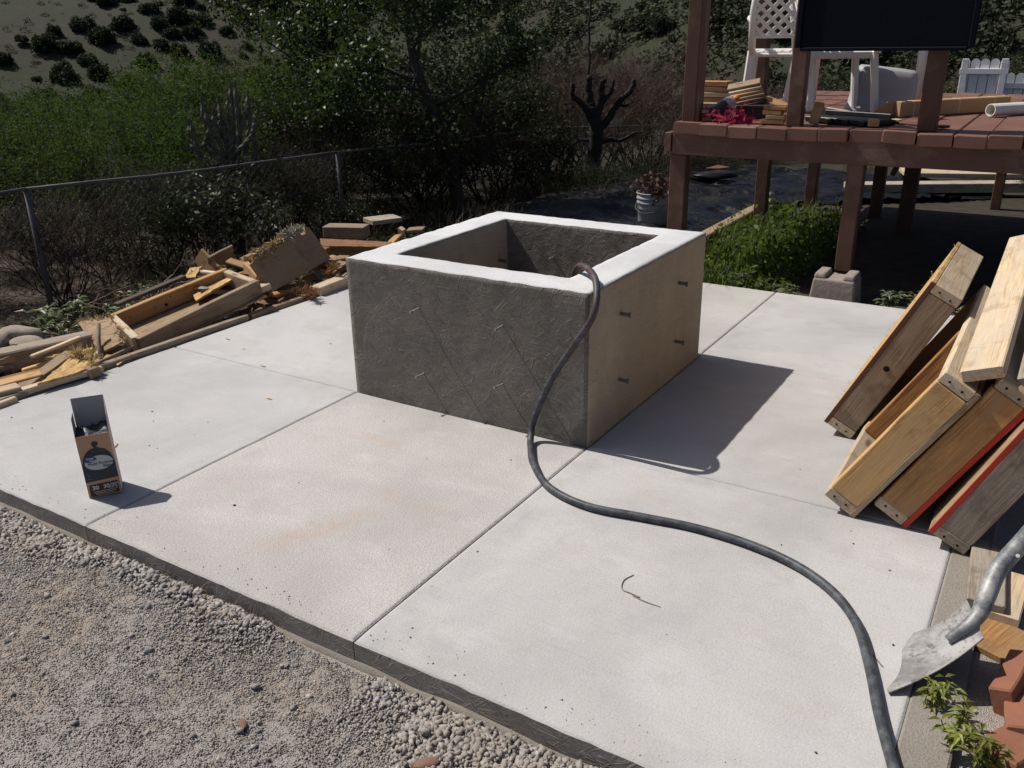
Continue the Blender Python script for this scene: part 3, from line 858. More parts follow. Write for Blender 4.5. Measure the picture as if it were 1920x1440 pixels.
nails('form_panel.001', 2.262, -.035, 59, .60, .11, .014)
nails('form_panel.002', 2.425, -.02, 60, .60, .11, .014)
nails('form_panel.003', 2.612, -.10, 64, .62, .11, 0.)
def loose(label, a, b, w, t_, mat, up=(0, 0, 1), name='timber_board', cat='board', **kw):
    o = board(name, a, b, w, t_, mat, None, up, **kw)
    return tag(o, label, cat)
loose('wide sun-bleached plank lying along the top of the leaning form panels', (2.565, -.03, .585), (2.575, 1.35, .735), .120, .04, W_fresh, (-.35, -.25, .9), 'timber_plank', 'plank')
loose('short thick grey board topping the leaning form panels at the right edge', (2.70, .02, .57), (2.72, 1.0, .68), .09, .04, W_ash, (-.45, -.2, .85), 'timber_plank', 'plank')
b_ = loose('pale flat board lying under the shovel socket beside the stack', (2.679,-0.037,0.020), (2.697,-0.401,0.020), .10, .04, W_ash, (0, 0, 1))
loose('brown board end poking out behind the shovel socket', (2.764,-0.149,-0.005), (2.748,-0.403,-0.005), .08, .04, W_fresh, (0, 0, 1))
loose('dark brown plank lying flat at the right edge behind the shovel', (2.783,-0.401,-0.020), (2.723,-0.557,-0.020), .16, .02, W_brown, (0, 0, 1))

# ---------------------------------------------------------------- terracotta bricks at the lower right
def brick(label, c, rz, tilt, d=(.20, .095, .055)):
    v, f = chamf(d[0], d[1], d[2], .004, 3, .002, rng)
    o = put('terracotta_brick', pymesh('terracotta_brick', v, f), M_brick, None, Matrix.Translation(c) @ Euler((tilt[0], tilt[1], rz)).to_matrix().to_4x4())
    return tag(o, label, 'brick', 'terracotta bricks by the shovel')
brick('terracotta brick standing on edge just behind the shovel blade', (2.795,-0.688,-0.000), R(80), (R(70), 0))
brick('terracotta brick lying flat nearest the bottom right corner', (2.822,-0.902,-0.010), R(62), (0, R(4)))
brick('terracotta brick tilted between the two others at the right edge', (2.828,-0.790,0.000), R(95), (R(-12), R(6)))

# ---------------------------------------------------------------- shovel
shovel = thing('shovel', (2.531,-0.898,0.010), 'steel shovel with cement-crusted blade lying tip down on the patio rim', 'shovel')
cA, cB, cC, cD = Vector((2.531,-0.892,0.004)), Vector((2.548,-0.617,0.012)), Vector((2.718,-0.725,0.115)), Vector((2.666,-0.579,0.120))
neck = (cC + cD) / 2
ax_ = (neck - (cA + cB) / 2); BL = ax_.length; ax_.normalize()
sd = (cA - cB); sd = (sd - ax_ * sd.dot(ax_)).normalized(); nn = ax_.cross(sd)
if nn.z < 0: nn = -nn
v = []; f = []; NU, NV = 14, 14
for i in range(NU + 1):
    u = i / NU
    for j in range(NV + 1):
        w = j / NV * 2 - 1
        p = cB.lerp(cA, j / NV).lerp(cD.lerp(cC, j / NV), u)
        p = p - ax_ * (.030 * (1 - abs(w) ** 2.5)) * (1 - u)                    # bowed cutting edge
        z = .030 * abs(w) ** 2.4 * (.25 + .75 * u) - .016 * math.sin(u * math.pi * .9) + .026 * math.exp(-(w / .24) ** 2) * max(0, (u - .35) / .65) ** 1.3
        v.append(p + nn * z)
k = len(v); v += [p - nn * .0035 for p in v]
for i in range(NU):
    for j in range(NV):
        a = i * (NV + 1) + j
        f.append((a, a + 1, a + NV + 2, a + NV + 1)); f.append((k + a, k + a + NV + 1, k + a + NV + 2, k + a + 1))
rimv = [j for j in range(NV + 1)] + [i * (NV + 1) + NV for i in range(1, NU + 1)] + [NU * (NV + 1) + j for j in range(NV - 1, -1, -1)] + [i * (NV + 1) for i in range(NU - 1, 0, -1)]
for a, b in zip(rimv, rimv[1:] + rimv[:1]): f.append((a, k + a, k + b, b))
put('blade', pymesh('blade', v, f, True), M_blade, shovel)
sp = spline([neck - ax_ * .085 + nn * .004, neck + nn * .022, Vector((2.694,-0.575,0.165)), Vector((2.708,-0.510,0.215)), Vector((2.747,-0.464,0.285)), Vector((2.800,-0.423,0.390))], 6)
v, f = tube(sp, [.012 + .0115 * min(1, i / 10) for i in range(len(sp))], 14)
put('socket', pymesh('socket', v, f, True), M_socket, shovel)
v, f = tube([(2.791,-0.437,0.375), (2.882,-0.400,0.600), (2.974,-0.589,0.950)], [.019, .019, .018], 12)
put('handle', pymesh('handle', v, f, True), W_fresh, shovel)
put('rivet', MB().tube([Vector((2.743,-0.538,0.285)), Vector((2.743,-0.545,0.289))], .005, 8).mesh('rivet'), M_ink_white, shovel)

# ---------------------------------------------------------------- the deck
deck = thing('wooden_deck', (1.6, 3.2, -.1), 'brown painted raised wooden deck on square posts behind the patio', 'deck')
DZ = .99
rb = random.Random(5)
x = .335
while x < 4.6:
    w = rb.uniform(.175, .20)
    y0 = 2.94 + rb.uniform(-.012, .02); z = DZ - .0375 + rb.uniform(-.006, .004)
    o = board('deck_board', (x + w / 2, y0, z + rb.uniform(-.006, .006)), (x + w / 2, 6.75, z), w - .004, .075, M_deckboard, deck, (rb.uniform(-.03, .03), 0, 1), .006, 3, .003)
    x += w
board('front_beam', (.335, 2.985, .853), (4.7, 2.985, .853), .05, .145, M_deckpaint, deck, (0, 0, 1), .006, 6, .002)
board('inner_beam', (.285, 3.055, .85), (4.7, 3.055, .85), .045, .135, M_deckpaint, deck)
board('end_joist', (.302, 2.955, .862), (.302, 6.7, .862), .045, .125, M_deckpaint, deck)
for xx in (1.0, 1.7, 2.4, 3.1): board('floor_joist', (xx, 3.09, .85), (xx, 6.7, .85), .045, .125, M_deckpaint, deck)
board('back_beam', (.33, 6.6, .74), (4.7, 6.6, .74), .05, .09, M_deckpaint, deck)
def post(x, y, z0, z1, w=.105, d=.105, name='post', lean=0, m=M_deckpaint):
    return board(name, (x, y, z0), (x + lean, y, z1), w, d, m, deck, (0, 1, 0), .006, 4, .002)
post(1.545, 3.02, .105, .79, .10, .10)                      # stands on the pier block
post(.375, 3.03, -.12, .78, .115, .10)
post(.37, 5.08, -.13, .79); post(.50, 6.36, -.14, .79); post(1.52, 5.6, -.14, .79, .12, .12); post(1.16, 6.2, -.14, .79); post(2.12, 7.2, -.14, .80, .09); post(2.75, 3.03, -.1, .78); post(2.75, 5.3, -.1, .79)
for xx, yy, w_, d_ in ((.405, 3.10, .095, .11), (1.115, 3.085, .095, .09), (1.905, 3.085, .105, .10), (-.02, 6.0, .13, .11), (2.30, 6.3, .12, .11)):
    post(xx, yy, .985, 2.75, w_, d_, 'upright_post', rb.uniform(-.01, .02))
board('upright_trim', (.462, 3.09, .985), (.485, 3.09, 2.75), .03, .08, M_deckpaint, deck, (0, 1, 0))
board('cross_brace', (1.36, 5.62, .36), (1.50, 5.62, .78), .04, .10, M_deckpaint, deck, (0, 1, 0))

pb = MB()
def frustum(mb, c, a, b, h):
    v = [(c[0] + sx * q[0] / 2, c[1] + sy * q[1] / 2, c[2] + z) for z, q in ((0, a), (h, b)) for sx, sy in ((-1, -1), (1, -1), (1, 1), (-1, 1))]
    mb.add(v, [(3, 2, 1, 0), (4, 5, 6, 7), (0, 1, 5, 4), (1, 2, 6, 5), (2, 3, 7, 6), (3, 0, 4, 7)])
frustum(pb, (1.535, 2.90, -.1), (.29, .24), (.255, .21), .185)
frustum(pb, (1.445, 2.90, .083), (.075, .20), (.065, .185), .035); frustum(pb, (1.622, 2.90, .083), (.075, .20), (.065, .185), .035)
pier = put('pier_block', pb.mesh('pier_block'), M_pier)
bv = pier.modifiers.new('bevel', 'BEVEL'); bv.width = .012; bv.segments = 2
tag(pier, 'notched concrete pier block under the middle deck post', 'pier block')

# ---- things on the deck
pan = thing('privacy_screen', (1.6, 2.97, 1.46), 'large black flat panel fixed across the deck uprights at the top of the picture', 'panel')
put('board', MB().box((1.60, 2.985, 1.86), (.93, .028, .80), 0, .004).mesh('board'), M_navy, pan)
put('edge_trim', MB().box((1.118, 2.98, 1.86), (.034, .045, .80), 0, .006).mesh('edge_trim'), M_navy, pan)
put('edge_trim', MB().box((2.082, 2.98, 1.855), (.034, .045, .80), 0, .006).mesh('edge_trim'), M_navy, pan)
put('bottom_trim', MB().box((1.60, 2.978, 1.452), (.93, .04, .022), 0, .005).mesh('bottom_trim'), M_navy, pan)

def lathe(prof, n=24, M=None):
    v = []; f = []
    for r_, z in prof:
        for k in range(n): v.append((r_ * math.cos(2 * math.pi * k / n), r_ * math.sin(2 * math.pi * k / n), z))
    for i in range(len(prof) - 1):
        for k in range(n): a, b = i * n + k, i * n + (k + 1) % n; f.append((a, b, b + n, a + n))
    return v, f

def armchair(loc, rz, label):
    c = thing('plastic_armchair', loc, label, 'chair', 'white plastic chairs on the deck', rz)
    M0 = wm(c)
    def P(name, mb, sm=False): return put(name, mb.mesh(name, sm), M_white, c, M0)
    # seat with slats; the chair's front is +y
    st = P('seat', MB().box((0, .21, .425), (.46, .05, .035), 0, .012).box((0, -.20, .405), (.42, .05, .03), 0, .012).box((-.215, 0, .41), (.04, .42, .05), 0, .012).box((.215, 0, .41), (.04, .42, .05), 0, .012))
    for k in range(6):
        put('seat_slat', MB().box((-.155 + k * .062, 0, .425), (.050, .40, .014), 0, .005).mesh('seat_slat'), M_white, st, M0)
    for sx in (-1, 1):
        for sy, y in ((1, .22), (-1, -.22)):
            mb = MB()
            v, f = chamf(.44, .062, .045, .012)
            Mx, L = frame_from((sx * .245, y * 1.18, 0.0), (sx * .215, y * .96, .44), (0, 1, 0))
            mb.add(v, f, Mx); P('leg', mb)
        mb = MB(); pts = spline([(sx * .225, -.24, .64), (sx * .255, -.05, .66), (sx * .262, .16, .655), (sx * .255, .235, .60), (sx * .245, .225, .42)], 5)
        mb.tube(pts, .026, 8); P('armrest', mb, True)
        mb = MB(); mb.tube([(sx * .215, -.215, .40), (sx * .225, -.265, .70), (sx * .20, -.31, .93)], [.026, .024, .022], 8); P('back_post', mb, True)
    P('back_rail', MB().box((0, -.315, .94), (.42, .028, .06), 0, .01)); P('back_rail', MB().box((0, -.238, .535), (.42, .022, .03), 0, .008))
    for dr in (-1, 1):
        for k in range(-4, 5):
            x0 = k * .085 - dr * .2; x1 = k * .085 + dr * .2
            za, zb = .54, .92
            ta = max(0, min(1, (-.2 - x0) / (x1 - x0))) if x1 != x0 else 0
            lo, hi = 0., 1.
            for lim in (-.205, .205):
                tt = (lim - x0) / (x1 - x0)
                if (x1 > x0) == (lim < 0): lo = max(lo, tt)
                else: hi = min(hi, tt)
            if hi - lo < .08: continue
            p0 = (x0 + (x1 - x0) * lo, -.24 - .072 * lo + .002 * dr, za + (zb - za) * lo); p1 = (x0 + (x1 - x0) * hi, -.24 - .072 * hi + .002 * dr, za + (zb - za) * hi)
            Mx, L = frame_from(p0, p1, (0, 1, .18)); v, f = chamf(L, .026, .008, .002)
            P('lattice_strip', MB().add(v, f, Mx))
    return c
armchair((.655, 4.30, DZ), R(14), 'white plastic lattice-back armchair left of the black panel')
armchair((1.10, 4.02, DZ), R(-62), 'white plastic armchair mostly hidden behind the black panel')

tb = thing('patio_table', (.95, 5.35, DZ), 'white plastic table standing behind the chairs on the deck', 'table')
put('table_top', MB().box((1.10, 5.2, DZ + .71), (1.15, .80, .03), 0, .01).mesh('table_top'), M_white, tb)
for x_, y_ in ((.62, 4.92), (1.56, 4.92), (.62, 5.5), (1.56, 5.5)):
    v, f = tube([(x_, y_, DZ), (x_, y_, DZ + .70)], [.030, .040], 14); put('leg', pymesh('leg', v, f, True), M_white, tb)

bn = thing('plastic_bin', (1.36, 4.52, DZ), 'upturned grey plastic bin on the deck in front of the white table leg', 'bin', rz=R(12))
def rrect(a, b, r, n=5):
    o = []
    for cx, cy, s0 in ((a - r, b - r, 0), (-a + r, b - r, 90), (-a + r, -b + r, 180), (a - r, -b + r, 270)):
        for k in range(n + 1): an_ = R(s0 + 90 * k / n); o.append((cx + r * math.cos(an_), cy + r * math.sin(an_)))
    return o
v = []; f = []
levels = [(.245, .165, .05, 0.), (.243, .163, .05, .022), (.234, .156, .05, .024), (.228, .150, .05, .14), (.218, .142, .055, .25), (.208, .134, .055, .285), (.190, .118, .05, .302), (.12, .07, .04, .306)]
for a, b, r_, z in levels: v += [(x_ + .10 * z, y_, z - x_ * .12 * (z > .2)) for x_, y_ in rrect(a, b, r_)]
q = 24
for i in range(len(levels) - 1):
    for k in range(q): a, b = i * q + k, i * q + (k + 1) % q; f.append((a, b, b + q, a + q))
f.append(tuple(range((len(levels) - 1) * q, len(levels) * q)))
put('body', pymesh('body', v, f, True), M_bin, bn, wm(bn))
put('handle', MB().box((.215, 0, .16), (.05, .03, .02), 0, .004).mesh('handle'), M_blackpl, bn, wm(bn))

# stacks of wood offcuts
def offcut(c, L, w, t_, rz, mat, label, tilt=(0, 0)):
    v, f = chamf(L, w, t_, .003, 2, .001, rng)
    o = put('wood_offcut', pymesh('wood_offcut', v, f), mat, None, Matrix.Translation(c) @ Euler((tilt[0], tilt[1], rz)).to_matrix().to_4x4())
    return tag(o, label, 'offcut', 'wood offcuts stacked on the deck')
zz = DZ + .003
names = ['bottom', 'second', 'third', 'fourth', 'fifth', 'sixth', 'topmost']
for k in range(3):
    m_ = (W_pine, M_red, W_fresh)[k]
    offcut((.50 + rb.uniform(-.01, .01), 3.19, zz + .0125 + k * .026), .17, .13, .024, R(10 + 8 * k), m_, ('pine offcut at the bottom of the low stack beside the deck corner post', 'red edged offcut in the middle of the low stack beside the deck corner post', 'thick pale offcut on top of the low stack beside the deck corner post')[k])
offcut((.51, 3.19, zz + .098), .15, .12, .03, R(14), W_fresh, 'uppermost blond offcut of the low stack by the deck corner post')
for k in range(6):
    offcut((.34 + rb.uniform(-.012, .012), 3.78, zz + .02 + k * .038), .21, .14, .034, R(5 + rb.uniform(-14, 14)), (W_old, W_pine, W_brown, W_fresh, W_brown, W_knot)[k], '%s offcut of the tall stack behind the deck corner post' % ('bottom', 'second', 'third', 'fourth', 'fifth', 'topmost orange')[k])
for k in range(4):
    offcut((.955 + .02 * (k % 2), 3.15, zz + .0125 + k * .029), .15 - .03 * (k in (1, 2)), .10, .025, R(rb.uniform(-9, 9)), (W_pine, W_fresh, W_pine, W_brown)[k], '%s offcut of the small stack against the middle deck upright' % ('bottom', 'second', 'third', 'topmost')[k])
for k in range(6):
    offcut((.70 - .012 * k, 3.42 + .01 * k, zz + .11 + k * .022), .22, .12, .020, R(38 - 5 * k), (W_dark, W_old, W_fresh, W_pine, W_fresh, W_old)[k], '%s offcut of the slumped pile between the two deck uprights' % ('lowest dark', 'second', 'third pale', 'fourth', 'fifth pale', 'topmost grey-brown')[k], (R(14), R(-12)))
offcut((.74, 3.42, zz + .05), .28, .16, .09, R(30), W_dark, 'dark block supporting the slumped offcut pile between the two deck uprights')
offcut((.86, 3.5, zz + .10), .20, .13, .03, R(-12), W_brown, 'brown offcut sliding off the slumped pile behind the small stack', (R(4), R(15)))
loose('short pine block leaning behind the middle deck upright', (1.215, 3.16, zz + .005), (1.235, 3.20, zz + .135), .06, .035, W_pine, (0, 1, 0), 'wood_block', 'block')

# bottle with orange cap
bo = thing('plastic_bottle', (.60, 3.22, DZ), 'dark plastic bottle with clear shoulder and orange cap lying among the wood offcuts', 'bottle')
Mb, L = frame_from((.565, 3.10, DZ + .055), (.66, 3.26, DZ + .145), (0, 0, 1))
Rb = Mb @ Matrix.Rotation(R(90), 4, 'Y')
v, f = lathe([(0.001, -.11), (.044, -.108), (.047, -.10), (.047, -.01), (.046, .0)], 18); put('body', pymesh('body', v, f, True), M_smoke, bo, Rb)
v, f = lathe([(.046, .0), (.048, .02), (.044, .05), (.03, .075), (.018, .09)], 18); put('shoulder', pymesh('shoulder', v, f, True), M_clearpl, bo, Rb)
v, f = lathe([(.001, .118), (.022, .117), (.022, .09), (.018, .088)], 14); put('cap', pymesh('cap', v, f, True), M_orange, bo, Rb)
# ribbon tangle
n = 70; cv = []; cf = []
for k in range(n):
    p = Vector((.70 + rb.gauss(0, .055), 3.12 + rb.gauss(0, .06), DZ + .008 + abs(rb.gauss(0, .028))))
    pts = [p]
    d = Vector((rb.gauss(0, 1), rb.gauss(0, 1), rb.gauss(0, .4))).normalized()
    for q in range(6):
        d = (d + Vector((rb.gauss(0, .5), rb.gauss(0, .5), rb.gauss(0, .3)))).normalized(); p = p + d * .018; p.z = max(p.z, DZ + .006); pts.append(p)
    b0 = len(cv)
    for q, p in enumerate(pts): o_ = Vector((rb.gauss(0, .2), rb.gauss(0, .2), 1)).normalized() * .006; cv += [p - o_, p + o_]
    cf += [(b0 + 2 * q, b0 + 2 * q + 1, b0 + 2 * q + 3, b0 + 2 * q + 2) for q in range(6)]
tag(put('ribbon_tangle', pymesh('ribbon_tangle', cv, cf), M_ribbon), 'tangle of pink-red plastic ribbon on the deck edge under the bottle', 'ribbon')
# long cardboard sleeve, pipe, black tray, slats
cb = thing('cardboard_sleeve', (1.85, 4.2, DZ), 'long brown cardboard sleeve lying on the deck boards', 'cardboard')
Mx, L = frame_from((1.59, 3.90, DZ + .055), (2.20, 4.74, DZ + .055), (0, 0, 1)); v, f = chamf(L, .07, .105, .006); put('sleeve', pymesh('sleeve', v, f), M_card, cb, Mx)
for tt in (-.40, .02, .36): put('tape_band', MB().box((tt, 0, 0), (.022, .0725, .1075), 0, .006).mesh('tape_band'), M_tape, cb, Mx)
fl = MB(); fl.add([(-L / 2 - .17, .03, -.045), (-L / 2, .03, -.045), (-L / 2, .03, .045), (-L / 2 - .06, .032, .05), (-L / 2 - .12, .034, .02), (-L / 2 - .17, .034, -.005)] + [(-L / 2 - .17, .026, -.045), (-L / 2, .026, -.045), (-L / 2, .026, .045), (-L / 2 - .06, .028, .05), (-L / 2 - .12, .030, .02), (-L / 2 - .17, .030, -.005)], [(0, 1, 2, 3, 4, 5), (11, 10, 9, 8, 7, 6)] + [(i, i + 6, (i + 1) % 6 + 6, (i + 1) % 6) for i in range(6)])
put('torn_flap', fl.mesh('torn_flap'), M_card, cb, Mx)
pv = MB(); a_, b_ = Vector((2.145, 4.18, DZ + .045)), Vector((2.55, 4.72, DZ + .045))
vo, fo = tube([a_, b_], .042, 18, False); vi, fi = tube([a_, b_], .036, 18, False)
pv.add(vo, fo); pv.add(vi, [q[::-1] for q in fi]); pv.f += [(k, k + 36, (k + 1) % 18 + 36, (k + 1) % 18) for k in range(18)]
tag(put('plastic_pipe', pv.mesh('plastic_pipe', False), M_pvc), 'open-ended white plastic pipe on the deck at the right edge', 'pipe')
tr = thing('black_tray', (1.40, 3.35, DZ), 'flat black plastic tray on the deck edge between the uprights', 'tray', rz=R(-24))
put('tray_base', MB().box((0, 0, .022), (.52, .24, .036), 0, .006).box((0, .09, .055), (.50, .05, .03), 0, .004).mesh('tray_base'), M_blackpl, tr, wm(tr))
for k in range(4): put('rib', MB().box((-.18 + .12 * k, -.125, .02), (.05, .03, .034), 0, .004).mesh('rib'), M_blackpl, tr, wm(tr))
loose('thin pale lath lying across the black tray', (1.20, 3.56, DZ + .078), (1.72, 3.30, DZ + .035), .035, .009, W_fresh, name='wood_lath', cat='lath')
loose('small pine block at the end of the black tray', (1.555, 3.14, DZ + .028), (1.615, 3.16, DZ + .028), .05, .045, W_pine, name='wood_block', cat='block')
loose('long brown slat lying flat right of the black tray', (1.62, 3.42, DZ + .012), (2.0, 3.22, DZ + .012), .06, .018, M_deckpaint, name='wood_lath', cat='lath')

# ---------------------------------------------------------------- timber heap along the left rim of the patio
loose('long grey form board edging the left rim of the patio', (-1.345, -1.35, -.02), (-1.345, .55, -.015), .042, .095, W_grey)
loose('second grey form board edging the far left rim of the patio', (-1.35, .58, -.02), (-1.36, 2.3, -.02), .042, .09, W_old)
loose('heavy grey squared timber lying behind the loose planks at the left edge', (-2.006,-0.745,-0.010), (-1.760,-0.063,0.000), .12, .11, W_grey, bev=.008)
loose('brown board on edge just in front of the heavy grey timber', (-1.681,-0.641,-0.030), (-1.615,-0.278,-0.010), .03, .08, W_pine)
loose('pine plank lying flat at the left picture edge', (-1.589,-0.915,0.000), (-1.487,-0.654,0.020), .085, .035, W_pine)
loose('pale short board end at the left picture edge below the pine plank', (-1.418,-0.977,0.030), (-1.377,-0.831,0.035), .085, .035, W_fresh)
loose('narrow pale board leaning on the patio form board near the torn strand board', (-1.357,-0.862,0.020), (-1.287,-0.458,0.030), .05, .03, W_fresh)
loose('lowest pale batten at the left picture edge against the form board', (-1.320,-1.012,0.010), (-1.323,-0.890,0.010), .05, .03, W_fresh)
loose('short dark board wedged under the torn strand board', (-1.424,-0.614,-0.030), (-1.525,-0.242,-0.030), .05, .05, W_brown)
loose('small block of stained wood at the end of the narrow pale board', (-1.282,-0.542,0.030), (-1.278,-0.488,0.030), .07, .05, W_old)
loose('tan plank behind the heavy grey timber by the field stones', (-1.850,-0.418,-0.020), (-1.863,-0.171,-0.020), .16, .03, W_pine)

def torn_sheet(name, label, pts, th, mat, fmat, edges, nf, L, up=(0, 0, 1), cat='strand board'):
    """a ragged board with torn fibres; pts is the outline in world space"""
    P = [Vector(p) for p in pts]
    # roughen the outline
    Q = []
    for a, b in zip(P, P[1:] + P[:1]):
        m = max(2, int((b - a).length / .03))
        for k in range(m):
            Q.append(a.lerp(b, k / m) + Vector((rng.gauss(0, .004), rng.gauss(0, .004), 0)))
    c = sum(P, Vector()) / len(P)
    nrm = (P[1] - P[0]).cross(P[2] - P[0]).normalized()
    if nrm.z < 0: nrm = -nrm
    x_ = (P[1] - P[0]).normalized(); M, _ = frame_from(c - x_, c + x_, nrm)
    Mi = M.inverted(); q = [Mi @ p for p in Q]; k = len(q)
    v = [(p.x, p.y, p.z + th / 2) for p in q] + [(p.x, p.y, p.z - th / 2) for p in q]
    f = [tuple(range(k)), tuple(range(2 * k - 1, k - 1, -1))] + [(i, i + k, (i + 1) % k + k, (i + 1) % k) for i in range(k)]
    root = thing(name, c, label, cat)
    me = pymesh('sheet', v, f); bm = bmesh.new(); bm.from_mesh(me); bmesh.ops.recalc_face_normals(bm, faces=bm.faces); bm.to_mesh(me); bm.free()
    put('sheet', me, mat, root, M)
    base = []
    for a, b in edges:
        for t_ in np.linspace(0, 1, 30): base.append(Vector(a).lerp(Vector(b), float(t_)))
    if base: tag(fibres('torn_fibre', fmat, root, base, L, .0022, nf, .8, None, up), kind='stuff')
    return root
A_, B_, C_, D_ = (-1.308,-0.781,0.045), (-1.482,-0.486,0.055), (-1.407,-0.415,0.075), (-1.288,-0.505,0.045)
torn_sheet('strand_board_scrap', 'long torn strip of golden strand board with a shaggy end lying on the planks', [A_, B_, C_, D_, (-1.285,-0.631,0.045)], .012, M_osb, M_fibre, [(B_, C_), (B_, (-1.411,-0.479,0.100)), (C_, D_)], 420, .05)
S1, S2, S3, S4 = (-1.972,-0.126,0.070), (-1.749,-0.055,0.110), (-1.458,-0.200,0.060), (-1.573,-0.267,0.000)
torn_sheet('strand_board_scrap', 'broken square of strand board with torn golden top behind the leaning stake', [S1, S2, S3, S4], .013, M_osb_dull, M_fibre, [(S1, S2), (S2, S3)], 380, .035, (-.2, .1, .5))
v, f = tube([(-1.489,-0.329,-0.020), (-1.622,-0.239,0.050), (-1.646,-0.206,0.140)], [.011, .011, .012], 8)
tag(put('steel_stake', pymesh('steel_stake', v, f, True), W_grey), 'grey round stake standing up in front of the broken strand board', 'stake')
v, f = tube([(-1.442,-0.401,0.000), (-1.458,-0.148,0.020)], .010, 8)
tag(put('steel_stake', pymesh('steel_stake', v, f, True), W_grey), 'grey round stake lying on the ground beside the open tilted frame', 'stake')
v, f = tube([(-1.571,-0.306,-0.030), (-1.613,-0.124,-0.020)], .007, 8)
tag(put('steel_stake', pymesh('steel_stake', v, f, True), W_old), 'thin dark rod lying behind the grey stake on the ground', 'stake')
torn_sheet('wood_splinter', 'small golden splinter of strand board on the ground beside the form board', [(-1.349,-0.342,0.010), (-1.353,-0.264,0.020), (-1.327,-0.290,0.015), (-1.306,-0.364,0.010)], .006, M_osb, M_fibre, [((-1.353,-0.264,0.020), (-1.349,-0.342,0.010))], 30, .02, cat='splinter')

# open tilted frame
fr = thing('open_frame', (-1.7, .3, 0), 'open tilted timber frame with a strand board bottom at the left of the patio', 'frame')
a_, b_, c_, d_ = Vector((-1.473,-0.110,0.055)), Vector((-1.445,0.754,0.185)), Vector((-1.925,0.058,0.075)), Vector((-1.790,0.817,0.200))
nf_ = (b_ - a_).cross(c_ - a_).normalized()
if nf_.z < 0: nf_ = -nf_
RW, RT = .10, .042
dn = nf_ * (-RW / 2)
board('side_rail', a_ + dn, b_ + dn, RT, RW, W_old, fr, nf_)
board('side_rail', c_ + dn, d_ + dn, RT, RW, W_brown, fr, nf_)
ex = (b_ - a_).normalized()
board('end_rail', a_ + dn - ex * .0 + (c_ - a_).normalized() * .022, c_ + dn - (c_ - a_).normalized() * .022, RT, RW - .002, W_fresh, fr, nf_)
board('end_rail', b_ + dn - ex * .02 + (d_ - b_).normalized() * .022, d_ + dn - ex * .02 - (d_ - b_).normalized() * .022, RT, RW - .002, W_fresh, fr, nf_)
M, L = frame_from((a_ + c_) / 2 + nf_ * (-RW - .008) + ex * .01, (b_ + d_) / 2 + nf_ * (-RW - .008) - ex * .01, nf_)
v, f = chamf(L, (c_ - a_).length * .93, .013, .001); put('bottom_sheet', pymesh('bottom_sheet', v, f), M_osb_dull, fr, M)
for tt in (.12, .42, .47, .75):
    p = c_.lerp(d_, tt) + dn * rng.uniform(.5, 1.4) - (c_ - a_).normalized() * .0215
    d__ = -(c_ - a_).normalized() * .001
    put('nail_hole', MB().tube([p, p + d__], .010 if tt == .42 else .004, 8).mesh('nail_hole'), M_hole, fr)
loose('weathered plank lying along the outer rail of the open tilted frame', (-1.997,0.147,0.100), (-2.064,0.700,0.140), .05, .02, W_dark)
loose('short pale stub of wood poking out under the open tilted frame', (-1.477,0.413,0.020), (-1.481,0.490,0.025), .03, .02, W_fresh)
loose('short upright batten propping the far end of the open tilted frame', (-1.559,0.850,-0.020), (-1.648,0.904,0.050), .05, .03, W_fresh, (1, 0, 0))

# broken form box beyond the frame
bx_ = thing('broken_form_box', (-1.55, 1.2, 0), 'broken form box with a torn shaggy top edge leaning beyond the open frame', 'form box')
e0, e1 = Vector((-1.50, .84, .115)), Vector((-1.67, 1.56, .155))
M, L = frame_from(e0 + Vector((0, 0, .07)), e1 + Vector((0, 0, .07)), (.80, .20, .55))
nseg = 18; v = []; f = []
for k in range(nseg + 1):
    t_ = k / nseg; x_ = -L / 2 + L * t_
    topy = .135 + .02 * math.sin(t_ * 9) + rng.uniform(-.012, .012) + (.03 if .55 < t_ < .8 else 0) - (.05 if .82 < t_ < .92 else 0) - (.04 if t_ < .1 else 0)
    v += [(x_, -.12, 0), (x_, topy, 0), (x_, topy, -.03), (x_, -.12, -.03)]
    if k:
        q = 4 * k
        f += [(q - 4, q, q + 1, q - 3), (q - 3, q + 1, q + 2, q - 2), (q - 2, q + 2, q + 3, q - 1), (q - 1, q + 3, q, q - 4)]
f += [(3, 2, 1, 0), (4 * nseg, 4 * nseg + 1, 4 * nseg + 2, 4 * nseg + 3)]
put('front_board', pymesh('front_board', v, f), W_ply, bx_, M)
base = [M @ Vector((-L / 2 + L * a, .13 + rng.uniform(-.02, .02), rng.uniform(-.03, .01))) for a in np.linspace(.04, .55, 60)]
tag(fibres('torn_fibre', M_fibre, bx_, base, .032, .0042, 900, 1.3, None, (.3, -.3, .3)), kind='stuff')
base = [M @ Vector((-L / 2 + L * a, .15 + rng.uniform(-.02, .02), rng.uniform(-.03, .01))) for a in np.linspace(.55, .85, 40)]
tag(fibres('grey_torn_fibre', M_fibre_grey, bx_, base, .045, .0055, 480, 1.0, None, (.2, -.2, .5)), kind='stuff')
board('back_rail', e0 + Vector((-.33, .18, .07)), e1 + Vector((-.22, .1, .07)), .04, .09, W_brown, bx_)
board('end_rail', e0 + Vector((-.02, .0, .02)), e0 + Vector((-.30, .15, .05)), .04, .085, W_brown, bx_)
board('cross_rail', (-1.500,0.739,0.100), (-1.468,0.858,0.120), .08, .04, W_fresh, bx_)
M2, L2 = frame_from((e0 + Vector((-.30, .17, .0)) + e0) / 2, (e1 + Vector((-.22, .1, 0)) + e1) / 2, (0, 0, 1))
v, f = chamf(L2, .26, .012, .001); put('bottom_sheet', pymesh('bottom_sheet', v, f), M_osb_red, bx_, M2 @ Matrix.Translation((0, 0, .03)))

